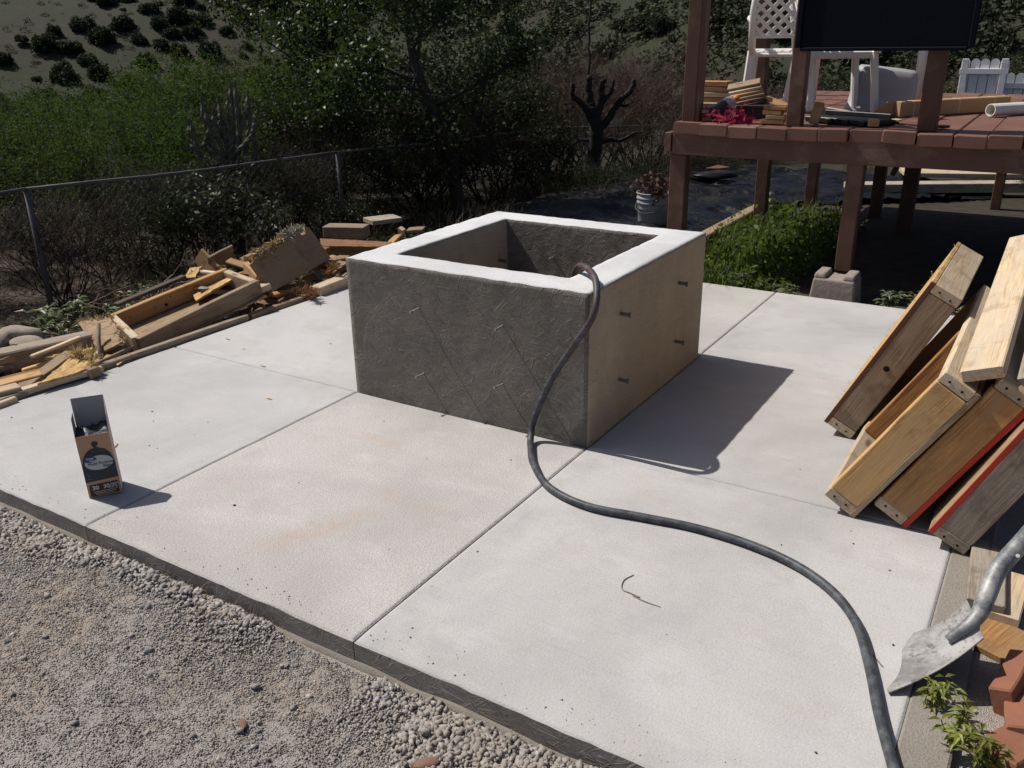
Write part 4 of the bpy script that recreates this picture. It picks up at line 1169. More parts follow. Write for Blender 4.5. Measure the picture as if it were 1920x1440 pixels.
loose('stamped grey-brown board standing on edge behind the open frame', (-2.254,1.061,0.120), (-2.260,1.282,0.160), .025, .11, W_old, (.3, -.1, 1))
loose('tilted dark board leaning beside the stamped board behind the open frame', (-2.361,1.069,0.170), (-2.205,1.069,0.060), .025, .12, W_brown, (.6, .2, .8))
loose('pale splintered stick lying across the far corner of the open frame', (-2.128,0.867,0.130), (-1.749,0.802,0.170), .035, .018, W_fresh, (0, 0, 1), 'wood_splinter', 'splinter', jit=.004)
torn_sheet('wood_splinter', 'curled golden splinter at the far left corner of the open frame', [(-2.151,0.763,0.100), (-2.170,0.836,0.150), (-2.102,0.877,0.160), (-2.042,0.768,0.120)], .008, M_osb, M_fibre, [((-2.151,0.763,0.100), (-2.102,0.877,0.160))], 60, .03, cat='splinter')
loose('long beam with rust-brown top lying beyond the broken form box', (-2.137,2.022,0.030), (-1.406,2.158,0.050), .12, .12, W_old, bev=.007)
torn_sheet('strand_board_scrap', 'flat rust-brown strand board strip on the long beam beyond the broken form box', [(-2.168,2.066,0.110), (-1.526,2.157,0.130), (-1.470,2.056,0.120), (-2.016,1.903,0.100)], .01, M_osb_red, M_fibre_red, [((-2.168,2.066,0.110), (-1.526,2.157,0.130))], 60, .012)
loose('short thick brown block in the shade beyond the long beam', (-2.661,2.656,0.020), (-2.319,2.787,0.020), .16, .10, W_old, bev=.006)
loose('flat grey slab of wood in the shade behind the planter corner', (-2.670,3.211,0.000), (-2.542,3.476,0.000), .22, .04, W_ash)
loose('sunlit pale wood block at the patio rim beside the planter', (-1.351,1.145,0.020), (-1.353,1.421,0.030), .09, .07, W_fresh)
loose('small pale peg standing behind the back left corner of the planter', (-2.003,2.856,0.020), (-1.978,2.842,0.070), .05, .04, W_fresh, (0, 1, 0))
loose('grey flat stone-like board end behind the planter', (-2.216,3.216,-0.040), (-2.087,3.281,-0.030), .14, .03, W_old)
red = torn_sheet('bark_scrap', 'heap of rust-red torn bark beside the sunlit pale block', [(-1.545,0.808,0.000), (-1.499,1.217,0.030), (-1.352,1.148,0.030), (-1.299,1.054,0.000), (-1.440,0.799,0.000)], .02, M_osb_red, M_fibre_red, [((-1.420,0.967,0.030), (-1.305,1.092,0.050)), ((-1.351,1.067,0.050), (-1.217,0.999,0.050))], 420, .05, cat='bark')
torn_sheet('bark_scrap', 'upright tuft of rust-coloured fibre beside the sunlit pale block', [(-1.562,1.462,0.020), (-1.496,1.477,0.070), (-1.431,1.457,0.090), (-1.483,1.441,0.020)], .015, M_osb_red, M_fibre_red, [((-1.493,1.403,0.050), (-1.392,1.398,0.130))], 240, .05, cat='bark')
loose('grey board lying in shade between the broken form box and the planter', (-1.700,1.473,0.000), (-1.690,1.825,0.020), .14, .03, W_old)

def sticks(label, c, n, L, spread, mat=None):
    segs = []
    for k in range(n):
        p = Vector(c) + Vector((rng.gauss(0, spread), rng.gauss(0, spread * 1.2), abs(rng.gauss(0, .035))))
        d = Vector((rng.gauss(0, 1), rng.gauss(0, 1), rng.gauss(0, .22))).normalized()
        for q in range(3):
            e = p + d * L / 3 * rng.uniform(.6, 1.2); segs.append((tuple(p), tuple(e), .0045 - .001 * q, .0035 - .001 * q)); p = e
            d = (d + Vector((rng.gauss(0, .3), rng.gauss(0, .3), rng.gauss(0, .15)))).normalized()
    HEAPS.append((label, segs))
HEAPS = []
sticks('tangle of dead sticks lying between the open frame and the fence', (-2.32, .95, -.08), 170, .36, .20)
sticks('small litter of dead sticks behind the heavy grey timber', (-2.15, .10, -.10), 80, .26, .16)
torn_sheet('strand_board_scrap', 'bright strand board scrap lying tilted inside the far end of the open frame', [(-1.677,0.459,0.085), (-1.683,0.774,0.150), (-1.866,0.857,0.150), (-1.902,0.631,0.100)], .012, M_osb, M_fibre, [((-1.902,0.631,0.100), (-1.866,0.857,0.150))], 90, .02)
loose('thin brown plank slanting from the stamped board down to the broken form box', (-1.983,1.003,0.190), (-1.657,1.002,0.150), .055, .018, W_brown, (0, -.3, 1))
loose('grey brown plank lying behind the broken form box against the weeds', (-2.157,1.258,0.100), (-2.222,1.674,0.140), .08, .025, W_old, (.2, 0, 1))
loose('short split board sticking out left of the broken form box', (-1.787,0.907,0.120), (-1.715,1.086,0.160), .06, .03, W_pine, (.3, -.2, 1), jit=.004)
loose('weathered board propped under the open frame beside the stakes', (-1.588,-0.246,-0.040), (-1.610,0.133,-0.020), .09, .03, W_old, (.2, 0, 1))
loose('long thin batten lying on the ground along the open frame', (-1.426,-0.140,-0.020), (-1.433,0.450,-0.010), .035, .025, W_ash)
loose('rust brown plank on the ground under the broken form box', (-1.530,0.828,-0.010), (-1.516,1.256,0.000), .09, .025, W_knot)
loose('stubby brown block between the broken form box and the long beam', (-1.791,1.590,0.040), (-1.744,1.786,0.050), .10, .07, W_brown)
loose('loose split plank lying over the long beam near the planter', (-1.911,1.572,0.100), (-1.491,1.662,0.060), .07, .025, W_old, (.1, -.2, 1), jit=.004)
loose('pale split stick lying over the heavy grey timber at the left', (-1.682,-0.577,0.060), (-1.750,-0.262,0.060), .03, .015, W_fresh, jit=.005)
loose('dark rotten plank behind the field stones at the left edge', (-2.172,-0.576,-0.040), (-2.162,-0.282,-0.060), .10, .03, W_old, jit=.004)
for k in range(30):
    first = k < 19
    x1 = rng.uniform(-1.95, -1.48); y1 = rng.uniform(.55, 2.35) if first else rng.uniform(-1.25, -.25)
    an_ = R(90) + rng.gauss(0, .45); l_ = rng.uniform(.22, .62); z1 = rng.uniform(-.03, .09) if first else rng.uniform(-.03, .05)
    d = Vector((math.cos(an_), math.sin(an_), rng.gauss(0, .12))).normalized() * l_ / 2; c = Vector((x1, y1, z1))
    M, L = frame_from(c - d, c + d, (rng.gauss(0, .35), rng.gauss(0, .2), 1)); w_ = rng.uniform(.035, .10); v, f = chamf(L, w_, rng.uniform(.016, .035), .004, 4, .004, rng)
    v = [(p[0] + (rng.uniform(-.035, .035) if abs(abs(p[0]) - L / 2) < .006 else 0), p[1], p[2]) for p in v]     # splintered, uneven ends
    o = put('split_board', pymesh('split_board', v, f), (W_old, W_brown, W_ply, W_fresh, W_grey, W_pine)[k % 6], None, M)
    if first: tag(o, 'splintered scrap board tangled in the timber heap between the open frame and the planter', 'board', 'splintered boards by the broken form box')
    else: tag(o, 'splintered scrap board tangled in the timber heap at the left picture edge', 'board', 'splintered boards at the left edge')
cmesh = []
for k in range(3):
    v, f = chamf(.06 + .02 * k, .014, .006, .002, 3, .003, rng); cmesh.append(pymesh('wood_chip', v, f))
for k in range(46):
    x1 = rng.uniform(-2.2, -1.36); y1 = rng.uniform(-1.3, 2.2)
    o = put('wood_chip', cmesh[k % 3], (W_fresh, W_pine, W_brown)[k % 3], None, Matrix.Translation((x1, y1, float(gz(np.array([x1]), np.array([y1]))[0]) + rng.uniform(.0, .03))) @ Euler((rng.gauss(0, .2), rng.gauss(0, .25), rng.uniform(0, 6.28))).to_matrix().to_4x4())
    tag(o, 'small loose wood chip on the ground in the timber heap', 'wood chip', 'wood chips in the timber heap')
for k in range(9):
    x1 = rng.uniform(-1.28, -.6) if k < 6 else rng.uniform(-.9, .9); y1 = rng.uniform(-1.2, 1.8) if k < 6 else rng.uniform(-1.3, -.2)
    o = put('wood_chip', cmesh[k % 3], None, None, Matrix.Translation((x1, y1, .003)) @ Euler((0, 0, rng.uniform(0, 6.28))).to_matrix().to_4x4() @ Matrix.Scale(.35, 4))
    tag(o, 'tiny wood splinter lying on the patio', 'wood chip', 'wood splinters on the patio')
# field stones at the far left
def rock(c, s, seed, mat, label=None, name='field_stone', cat='stone', group=None, rz=0.):
    bm = bmesh.new(); bmesh.ops.create_icosphere(bm, subdivisions=3, radius=1)
    rg = random.Random(seed); pl = [(Vector((rg.gauss(0, 1), rg.gauss(0, 1), rg.gauss(0, 1))).normalized(), rg.uniform(.62, .9)) for _ in range(12)]
    for v_ in bm.verts:
        for n_, d_ in pl:
            k_ = v_.co.dot(n_)
            if k_ > d_: v_.co -= n_ * (k_ - d_) * .85
        v_.co = Vector((v_.co.x * s[0], v_.co.y * s[1], v_.co.z * s[2]))
    me = bpy.data.meshes.new(name); bm.to_mesh(me); bm.free()
    for p in me.polygons: p.use_smooth = True
    o = put(name, me, mat, None, Matrix.Translation(c) @ Matrix.Rotation(rz, 4, 'Z'))
    return tag(o, label, cat, group) if label else o
rock((-2.345,-0.267,-0.030), (.15, .10, .065), 1, M_boulder, 'largest tan field stone above the others at the far left', rz=.5)
rock((-2.209,-0.299,-0.050), (.13, .08, .05), 2, M_boulder, 'flat field stone below the largest one at the far left', rz=.3)
rock((-2.382,-0.343,-0.040), (.09, .07, .06), 3, M_boulder, 'small dark field stone at the picture edge beside the largest one')

# ---------------------------------------------------------------- under and beside the deck
v = []; NXs, NYs = 90, 90
sx0, sx1, sy0, sy1 = -2.9, 2.6, 3.3, 9.4
SX, SY = np.meshgrid(np.linspace(sx0, sx1, NXs), np.linspace(sy0, sy1, NYs), indexing='ij')
SXw = SX + fbm(SX * .7, SY * .7, 61) * .8
rg_ = (.16 - np.abs(fbm(SX * 1.6 + SY * .9, SY * 2.4 - SX * .8, 63, 2)) * .8).clip(0) * .45 + np.abs(fbm(SX * 7, SY * 8, 64)) * .06
SZ = gz(SXw, SY) + .012 + rg_
kk = np.arange(NXs * NYs).reshape(NXs, NYs)
f = np.stack([kk[:-1, :-1], kk[1:, :-1], kk[1:, 1:], kk[:-1, 1:]], -1).reshape(-1, 4)
cx_ = SXw[:-1, :-1].ravel(); cy_ = SY[:-1, :-1].ravel()
keep = (cx_ < .16 + 1.9 * smooth(6.0, 8.0, cy_)) & (cy_ > 4.0 - .25 * (cx_ + 2.9)) & (cy_ < 8.9)
tag(put('black_sheeting', npmesh('black_sheeting', np.stack([SXw, SY, SZ], -1).reshape(-1, 3), f[keep], True), M_sheet), 'crumpled black plastic sheeting spread on the ground behind the planter', 'sheeting')
loose('dark half-buried sleeper between the black sheeting and the grass', (.20, 3.2, -.06), (.19, 6.0, -.06), .11, .13, W_old, bev=.01)
loose('low pale timber lying beyond the grass under the deck', (.62, 7.4, -.06), (2.3, 8.2, -.04), .22, .10, W_ash)
loose('sunlit pale plank on the ground behind the deck', (1.0, 8.6, -.02), (2.9, 9.2, .0), .5, .05, W_fresh)
sack = rock((-.90, 7.45, -.02), (.30, .18, .05), 9, M_blackpl, 'crumpled dark sack with red print lying on the black sheeting', 'sack', 'sack', None, .4)
v = [(-.16, -.05, .06), (.02, -.10, .075), (.12, .0, .085), (-.05, .06, .09)]
put('red_print', pymesh('red_print', [Vector((-.80, 7.32, .012)) + Vector(p) for p in v], [(0, 1, 2, 3)]), M_redbrown, sack)

bk = thing('white_bucket', (-.50, 4.66, -.13), 'white ribbed plastic bucket with a dead plant in front of the deck post', 'bucket')
Mk = wm(bk)
v, f = lathe([(.001, 0), (.125, 0), (.130, .02), (.142, .24), (.150, .245), (.150, .262), (.145, .265), (.146, .285), (.153, .288), (.153, .302), (.147, .306), (.149, .33), (.156, .333), (.156, .345), (.148, .345), (.140, .20)], 28)
put('body', pymesh('body', v, f, True), M_bucket, bk, Mk)
v, f = tube(spline([(.15, 0, .27), (.10, -.13, .20), (-.03, -.165, .175), (-.13, -.10, .21), (-.15, 0, .27)], 6), .003, 6)
put('wire_handle', pymesh('wire_handle', v, f, True), M_rail, bk, Mk)
v, f = lathe([(.001, .30), (.143, .29)], 20); put('soil', pymesh('soil', v, f), B_black, bk, Mk)

# ---------------------------------------------------------------- plant builders
def seg_mesh(name, segs, sides=3):
    """many tapered prisms from (p0, p1, r0, r1)"""
    a = np.array([s[0] for s in segs]); b = np.array([s[1] for s in segs]); r0 = np.array([s[2] for s in segs])[:, None]; r1 = np.array([s[3] for s in segs])[:, None]
    d = b - a; d /= np.linalg.norm(d, axis=1)[:, None] + 1e-9
    h = np.where(np.abs(d[:, 2:3]) < .9, np.array([[0, 0, 1.]]), np.array([[1., 0, 0]]))
    u = np.cross(d, h); u /= np.linalg.norm(u, axis=1)[:, None] + 1e-9; w = np.cross(d, u)
    vs = []
    for c, r_ in ((a, r0), (b, r1)):
        for k in range(sides):
            an_ = 2 * math.pi * k / sides; vs.append(c + (u * math.cos(an_) + w * math.sin(an_)) * r_)
    v = np.stack(vs, 1).reshape(-1, 3); n = len(a); o = np.arange(n)[:, None] * (2 * sides)
    f = np.concatenate([o + np.array([[k, (k + 1) % sides, sides + (k + 1) % sides, sides + k]]) for k in range(sides)])
    return npmesh(name, v, f)

def leaf_arrays(c, L, w, droop=.0, rg=nr):
    n = len(c)
    d = rg.normal(0, 1, (n, 3)); d[:, 2] -= droop; d /= np.linalg.norm(d, axis=1)[:, None]
    q = np.cross(d, rg.normal(0, 1, (n, 3))); q /= np.linalg.norm(q, axis=1)[:, None] + 1e-9
    s_ = .6 + .8 * rg.random(n)[:, None]
    l_ = L * s_; ww = w * s_ * .5
    v = np.stack([c, c + d * l_ * .5 + q * ww, c + d * l_, c + d * l_ * .5 - q * ww], 1).reshape(-1, 3)
    return v, np.arange(n * 4).reshape(n, 4)
def leaf_mesh(name, c, L, w, droop=.0): return npmesh(name, *leaf_arrays(np.asarray(c), L, w, droop))

def grow(rg, p, d, length, r, depth, segs, tips, spread=.7, up=.15, kids=(2, 4), wig=.18, n=4, shrink=.62):
    p = Vector(p); d = Vector(d).normalized(); step = length / n
    for i in range(n):
        d = (d + Vector((rg.gauss(0, wig), rg.gauss(0, wig), rg.gauss(0, wig * .7) + up * .3))).normalized()
        q = p + d * step
        segs.append((tuple(p), tuple(q), r * (1 - .5 * i / n), r * (1 - .5 * (i + 1) / n)))
        p = q
        if depth == 0 or (depth == 1 and i > 0): tips.append((tuple(p), tuple(d)))
        if depth > 0 and i >= 1:
            for _ in range(1 if i < n - 1 else rg.randint(*kids)):
                side = Vector((rg.gauss(0, 1), rg.gauss(0, 1), rg.gauss(0, .6))); side = (side - d * side.dot(d)).normalized()
                grow(rg, p, (d + side * spread * rg.uniform(.6, 1.3) + Vector((0, 0, up))).normalized(), length * shrink * rg.uniform(.75, 1.2), r * .5, depth - 1, segs, tips, spread, up, kids, wig, n, shrink)

def bush_meshes(seed, h, stems, depth, leaf_n, L, w, spread=.75, r=.012, jit=.05, droop=0., up=.12, base=.12):
    rg = random.Random(seed); segs = []; tips = []
    for s in range(stems):
        an_ = 2 * math.pi * (s + rg.random()) / stems
        grow(rg, (base * math.cos(an_) * rg.random(), base * math.sin(an_) * rg.random(), -.05), (math.cos(an_) * .65, math.sin(an_) * .65, 1), h * .5, r, depth, segs, tips, spread, up)
    T_ = np.array([t_[0] for t_ in tips])
    st = seg_mesh('stems', segs)
    lf = None
    if leaf_n:
        g_ = np.random.default_rng(seed); idx = g_.integers(0, len(T_), leaf_n)
        lf = leaf_mesh('foliage', T_[idx] + g_.normal(0, jit, (leaf_n, 3)), L, w, droop)
    return st, lf

def plant_proto(name, st, lf, bm_, lm, loc=(0, 0, 0), rz=0, sc=1., sz=None, label='', cat='shrub', group=None):
    o = thing(name, loc, label, cat, group, rz); o.scale = (sc, sc, sz or sc)
    if st is not None: c = put('stems', st, bm_); c.parent = o
    if lf is not None: c = put('foliage', lf, lm); c.parent = o
    return o
for label, segs in HEAPS: tag(put('stick_pile', seg_mesh('stick_pile', segs), B_dry), label, 'sticks', kind='stuff')
def G_(x, y): return float(gz(np.array([x]), np.array([y]))[0])

# ---------------------------------------------------------------- chain-link fence
fence = thing('chain_link_fence', (-3.35, 3.6, -.3), 'grey chain-link fence with a tubular top rail in front of the thicket', 'fence')
FP = [(-3.66, -2.6, .62), (-3.56, .64, .595), (-3.36, 3.63, .535), (-2.95, 7.05, .47), (-1.1, 9.9, .40), (1.2, 12.6, .36)]
for k, (x_, y_, z_) in enumerate(FP):
    zb = G_(x_, y_)
    v, f = tube([(x_, y_, zb - .1), (x_, y_, z_ - .01)], .022, 10); put('fence_post', pymesh('fence_post', v, f, True), M_rail, fence)
for a, b in zip(FP, FP[1:]):
    pts = [Vector(a).lerp(Vector(b), k / 6) + Vector((0, 0, rng.uniform(-.006, .006) - .018 * math.sin(math.pi * k / 6))) for k in range(7)]
    v, f = tube(pts, .0135, 10); put('top_rail', pymesh('top_rail', v, f, True), M_rail, fence)
    segs = []; L = (Vector(b) - Vector(a)).length; nw = int(L / .075)
    za, zb = G_(a[0], a[1]), G_(b[0], b[1])
    for k in range(-14, nw):
        for sg in (0, 1):
            s0, s1 = k * .075, k * .075 + .95
            t0, t1 = (0., 1.)
            lo = max(0, -s0 / .95); hi = min(1, (L - s0) / .95)
            if hi - lo < .05: continue
            P_ = []
            for t_ in (lo, hi):
                u = (s0 + .95 * t_) / L; base = za + (zb - za) * u; top = a[2] + (b[2] - a[2]) * u
                hh = t_ if sg else 1 - t_
                p = Vector(a).lerp(Vector(b), u); P_.append((p.x, p.y, base + (top - base) * hh))
            segs.append((P_[0], P_[1], .0012, .0012))
    w_ = put('wire_mesh', seg_mesh('wire_mesh', segs), M_wire, fence)

# ---------------------------------------------------------------- thicket beyond the fence
prot = []
mesq = [bush_meshes(100 + k, 1.5, 7, 3, 11000, .045, .013, .8, .016, .06) for k in range(3)]
dark = [bush_meshes(200 + k, 1.3, 8, 3, 6500, .034, .017, .8, .012, .05) for k in range(2)]
brush = [bush_meshes(300 + k, 1.3, 14, 3, 0, .02, .01, .75, .010) for k in range(2)]
grey = [bush_meshes(400 + k, .9, 7, 3, 2600, .045, .022, .8, .010, .04) for k in range(1)]
def bush(kind, x, y, h, label, rz=None, group=None, zoff=0.):
    lib, hh, bmt, lmt, nm = {'mesq': (mesq, 1.35, B_twig, L_mesq, 'mesquite_bush'), 'dark': (dark, 1.2, B_twig, L_mesq2, 'leafy_bush'), 'brush': (brush, 1.2, B_dry, None, 'dry_brush'), 'grey': (grey, .85, B_twig, L_shrub, 'grey_leaved_shrub'), 'dbrush': (brush, 1.2, B_twig, None, 'bare_brush')}[kind]
    st, lf = lib[rng.randrange(len(lib))]
    src = lf or st; zc = np.empty(len(src.vertices) * 3, np.float32); src.vertices.foreach_get('co', zc); hh = float(np.percentile(zc[2::3], 96))
    k = h / hh
    if kind == 'dbrush': st = st.copy(); st.materials.clear()
    return plant_proto(nm, st, lf, bmt, lmt, (x, y, G_(x, y) + zoff), rng.uniform(0, 6.28) if rz is None else rz, k * rng.uniform(.95, 1.1), k, label, 'brush' if 'brush' in kind else 'bush', group)
GB = 'green bushes beyond the fence'; GD = 'dark leafy bushes along the fence'; GR = 'dry brush along the fence'; GT = 'bare brush along the fence'
lab_m = 'feathery green mesquite bush in the thicket beyond the chain-link fence'
lab_d = 'dark green leafy bush growing against the chain-link fence'
lab_b = 'tangled dry pinkish brush standing behind the fence right of the leafy tree'
lab_t = 'bare dark brush tangled along the chain-link fence'
for x_, y_, ztop in ((-5.0, -.6, .60), (-5.6, .8, .78), (-6.4, -.2, .72), (-5.2, 2.0, .72), (-6.6, 2.0, .80), (-5.7, 3.3, .86), (-7.4, 3.6, .82), (-8.2, 1.3, .70), (-6.4, 5.0, 1.15), (-5.3, 5.0, 1.05), (-7.6, 6.2, 1.25), (-9.2, 4.2, .90), (-4.9, .4, .55), (-8.6, -1.2, .62), (-7.4, -2.2, .62), (-10.4, 2.2, .62), (-9.6, 7.2, 1.2), (-4.6, 3.4, .62), (-12.5, 4.0, .55), (-13.5, 7.5, .7)):
    h_ = ztop - G_(x_, y_)
    bush('mesq', x_, y_, h_, lab_m, group=GB)
for x_, y_, h_ in ((-4.1, 1.5, .8), (-4.0, 2.6, .85), (-4.2, 4.2, 1.35), (-3.9, 5.6, 1.6), (-4.6, 6.6, 1.8), (-3.9, 7.6, 1.5), (-5.2, 7.4, 1.9), (-3.3, 4.6, .9), (-2.0, 10.4, 1.0), (-.6, 11.6, 1.1), (-3.6, 9.6, 1.3), (1.0, 13.6, 1.3), (2.2, 14.0, 1.4), (-4.4, -.2, .7), (-3.75, 3.3, .8), (-3.6, 6.6, 1.2), (.2, 12.2, 1.0)):
    bush('dark', x_, y_, h_, lab_d, group=GD)
for x_, y_, h_ in ((-3.6, 8.0, 1.5), (-3.0, 8.6, 1.55), (-2.5, 9.2, 1.5), (-3.9, 8.9, 1.75), (-3.1, 9.9, 1.7), (-1.8, 9.6, 1.1), (-1.2, 10.6, 1.0), (-2.3, 8.2, .9), (-.5, 10.9, .9)):
    bush('brush', x_, y_, h_, lab_b, group=GR)
for x_, y_, h_ in ((-3.9, .0, .8), (-3.8, .9, .85), (-3.9, 1.9, .9), (-3.7, 3.0, .95), (-3.6, 4.0, 1.05), (-3.4, 5.2, 1.1), (-3.3, 6.2, 1.1), (-4.0, -1.0, .7), (-3.9, 2.4, .9), (-2.9, 7.4, 1.0)):
    bush('dbrush', x_, y_, h_, lab_t, group=GT)
for x_, y_, h_ in ((-4.2, 1.1, .75), (-4.4, 1.9, .7), (-4.3, .1, .7), (-4.2, 3.6, .9), (-5.2, 4.3, 1.3)):
    bush('brush', x_, y_, h_, 'dry leafless brush mixed in with the green bushes left of the leafy tree', group='dry brush among the green bushes')
for x_, y_, h_ in ((1.3, 9.9, .75), (2.1, 9.6, .8), (2.9, 9.2, .8), (3.7, 8.6, .8), (2.45, 7.9, .35), (3.0, 7.2, .4)):
    bush('dark', x_, y_, h_, 'dark leafy bush in the shade behind the deck posts', group='bushes behind the deck')
bush('grey', -3.42, 2.05, .85, 'grey leaved shrub with small shiny leaves climbing the fence below the cactus')
bush('grey', -3.1, 3.35, .45, 'low grey leaved shrub at the fence foot above the broken form box')

# leafy tree at the fence
tree = thing('leafy_tree', (-2.98, 5.1, -.3), 'leafy dark-trunked tree leaning left at the chain-link fence', 'tree')
rg = random.Random(17); segs = []; tips = []
trunk = spline([(-2.98, 5.1, -.35), (-3.03, 5.08, .15), (-3.10, 5.05, .55), (-3.28, 5.0, .95), (-3.42, 4.98, 1.35), (-3.5, 5.0, 1.8), (-3.56, 5.02, 2.4)], 5)
tr_ = [.085 - .06 * i / len(trunk) for i in range(len(trunk))]
v, f = tube(trunk, tr_, 9)
limbs = MB(); limbs.add(v, f)
for k, (i, d, l_) in enumerate(((12, (-.9, -.5, .25), .9), (14, (.8, .5, .5), .8), (17, (-.6, -.9, .5), .9), (19, (.5, -.3, .8), .75), (22, (-.7, .4, .5), .85), (24, (.6, .6, .6), .7), (27, (-.5, -.4, .7), .7), (29, (.2, .3, 1), .7), (16, (.2, -1, .3), .8), (21, (.9, -.2, .3), .7), (25, (-.9, -.1, .4), .8), (30, (-.3, .2, 1), .7))):
    grow(rg, trunk[i], d, l_, tr_[i] * .5, 2, segs, tips, .75, .12, (2, 3), .2, 4, .62)
put('trunk', limbs.mesh('trunk', True), B_bark, tree)
put('limbs', seg_mesh('limbs', segs, 4), B_bark, tree)
TT = np.array([t_[0] for t_ in tips]); g_ = np.random.default_rng(5); n = 21000
put('crown', leaf_mesh('crown', TT[g_.integers(0, len(TT), n)] + g_.normal(0, .085, (n, 3)), .052, .026, .3), L_tree, tree)
# second leafy crown behind it, left
tree2 = thing('leafy_tree', (-5.2, 5.6, -.9), 'smaller bright leafy tree behind the leaning one at the top of the picture', 'tree')
segs = []; tips = []
trunk2 = spline([(-5.2, 5.6, -.9), (-5.15, 5.6, .0), (-5.25, 5.6, .8), (-5.2, 5.55, 1.5), (-5.25, 5.6, 2.3)], 5)
v, f = tube(trunk2, [.07 - .045 * i / len(trunk2) for i in range(len(trunk2))], 8); put('trunk', pymesh('trunk', v, f, True), B_bark, tree2)
for k in range(11):
    an_ = k * 2.4; grow(rg, trunk2[9 + k], (math.cos(an_), math.sin(an_), .45), .85, .022, 2, segs, tips, .75, .15, (2, 3), .2, 4, .62)
put('limbs', seg_mesh('limbs', segs, 3), B_bark, tree2)
TT = np.array([t_[0] for t_ in tips]); n = 13000
put('crown', leaf_mesh('crown', TT[g_.integers(0, len(TT), n)] + g_.normal(0, .09, (n, 3)), .055, .028, .3), L_tree, tree2)

# cut-back black tree
st_ = thing('pollarded_tree', (-2.30, 7.0, -.2), 'black cut-back tree with stubby upraised limbs and no leaves', 'tree')
b0 = Vector((-2.30, 7.0, -.2))
mb = MB(); mb.tube(spline([b0, b0 + Vector((-.01, 0, .25)), b0 + Vector((.03, 0, .55)), b0 + Vector((.02, 0, .80)), b0 + Vector((.0, 0, .95))], 5), [.098 - .0012 * i + .008 * math.sin(i * 2.3) for i in range(21)], 11)
put('trunk', mb.mesh('trunk', True), B_black, st_)
LIMBS = []
def limb(pts, r0, r1, name='limb', mat=B_black, parent=st_):
    sp_ = spline([b0 + Vector(p) for p in pts], 5); n_ = len(sp_)
    sp_ = [p + Vector((rg.gauss(0, .006), rg.gauss(0, .006), 0)) if 0 < i < n_ - 1 else p for i, p in enumerate(sp_)]
    LIMBS.append(sp_)
    v, f = tube(sp_, [.74 * (r0 + (r1 - r0) * i / (n_ - 1)) * (1 + rg.uniform(-.05, .06)) for i in range(n_)], 9)
    return put(name, pymesh(name, v, f, True), mat, parent)
limb([(.0, 0, .72), (-.08, -.05, .92), (-.17, -.09, 1.02), (-.23, -.12, 1.08), (-.235, -.12, 1.22)], .062, .034)
limb([(.01, 0, .80), (-.05, .0, 1.00), (-.085, .0, 1.16), (-.07, .0, 1.30)], .085, .050)
limb([(.04, 0, .84), (.085, .04, 1.02), (.075, .05, 1.14), (.10, .06, 1.26)], .058, .036)
limb([(.05, 0, .66), (.17, .10, .84), (.25, .15, 1.00), (.36, .22, 1.12), (.41, .25, 1.25)], .072, .036)
limb([(.09, .04, .98), (.15, .09, 1.08), (.19, .11, 1.13), (.185, .11, 1.26)], .036, .024)
limb([(.24, .15, .98), (.31, .18, .95), (.36, .2, .97)], .028, .014)
limb([(.04, 0, .50), (.16, .09, .56), (.28, .16, .55), (.42, .24, .63), (.52, .3, .64)], .044, .014)
limb([(.0, 0, .55), (-.14, -.09, .56), (-.24, -.15, .48), (-.26, -.17, .36)], .034, .014)
limb([(-.08, .0, 1.22), (-.095, .01, 1.6), (-.07, .0, 2.1), (-.03, .02, 3.0)], .028, .011, 'sapling_stem', B_bark)
segs = []
for k in range(22):
    z = 1.35 + .065 * k; s_ = rg.choice((-1, 1)); a = b0 + Vector((-.085 + .03 * (z - 1.55), 0, z)); d = Vector((s_ * rg.uniform(.5, 1), rg.uniform(-.4, .4), rg.uniform(-.1, .5))); l_ = rg.uniform(.15, .42)
    m_ = a + d * l_ * .5 + Vector((0, 0, .03)); segs += [(tuple(a), tuple(m_), .006, .004), (tuple(m_), tuple(a + d * l_), .004, .002), (tuple(m_), tuple(m_ + Vector((d.x * .3, .1, .2)) * l_), .003, .0015)]
for sp_ in LIMBS[:-1]:
    for q in range(5):
        a = sp_[rg.randrange(len(sp_) // 3, len(sp_))]; d = Vector((rg.gauss(0, 1), rg.gauss(0, .7), rg.uniform(-.1, 1))).normalized(); l_ = rg.uniform(.10, .34); m_ = a + d * l_ * .5
        e = m_ + (d + Vector((rg.gauss(0, .3), rg.gauss(0, .3), .2))) * l_ * .5
        segs += [(tuple(a), tuple(m_), .0065, .0045), (tuple(m_), tuple(e), .0045, .0018), (tuple(m_), tuple(m_ + Vector((rg.gauss(0, .5), rg.gauss(0, .4), .6)) * l_ * .5), .003, .0014)]
tag(put('twigs', seg_mesh('twigs', segs), B_twig, st_), kind='stuff')

# cholla cactus
ch = thing('cholla_cactus', (-3.96, 2.8, -.42), 'branching cholla cactus with upright knobbly arms beyond the fence', 'cactus')
c0 = Vector((-3.96, 2.8, -.42))
rgc = random.Random(3)
def arm(pts, r, seed):
    sp_ = spline([c0 + Vector(p) for p in pts], 9); n = len(sp_); v = []; f = []; N_ = 10
    v, f = tube(sp_, [r * (1 + .22 * math.sin(i * 2.1)) * (1 if i < n - 2 else .6) for i in range(n)], N_)
    vv = []
    for i, p in enumerate(v):
        k = i % N_; ring = i // N_
        cpt = sp_[ring]; vv.append(cpt + (p - cpt) * (1 + (.14 if (k + ring) % 2 else -.08)))
    return put('arm', pymesh('arm', vv, f), B_cholla, ch)
mb = MB(); mb.tube(spline([c0, c0 + Vector((.02, .02, .5)), c0 + Vector((.0, .03, .95))], 6), .055, 10); put('trunk', mb.mesh('trunk', True), B_cholla, ch)
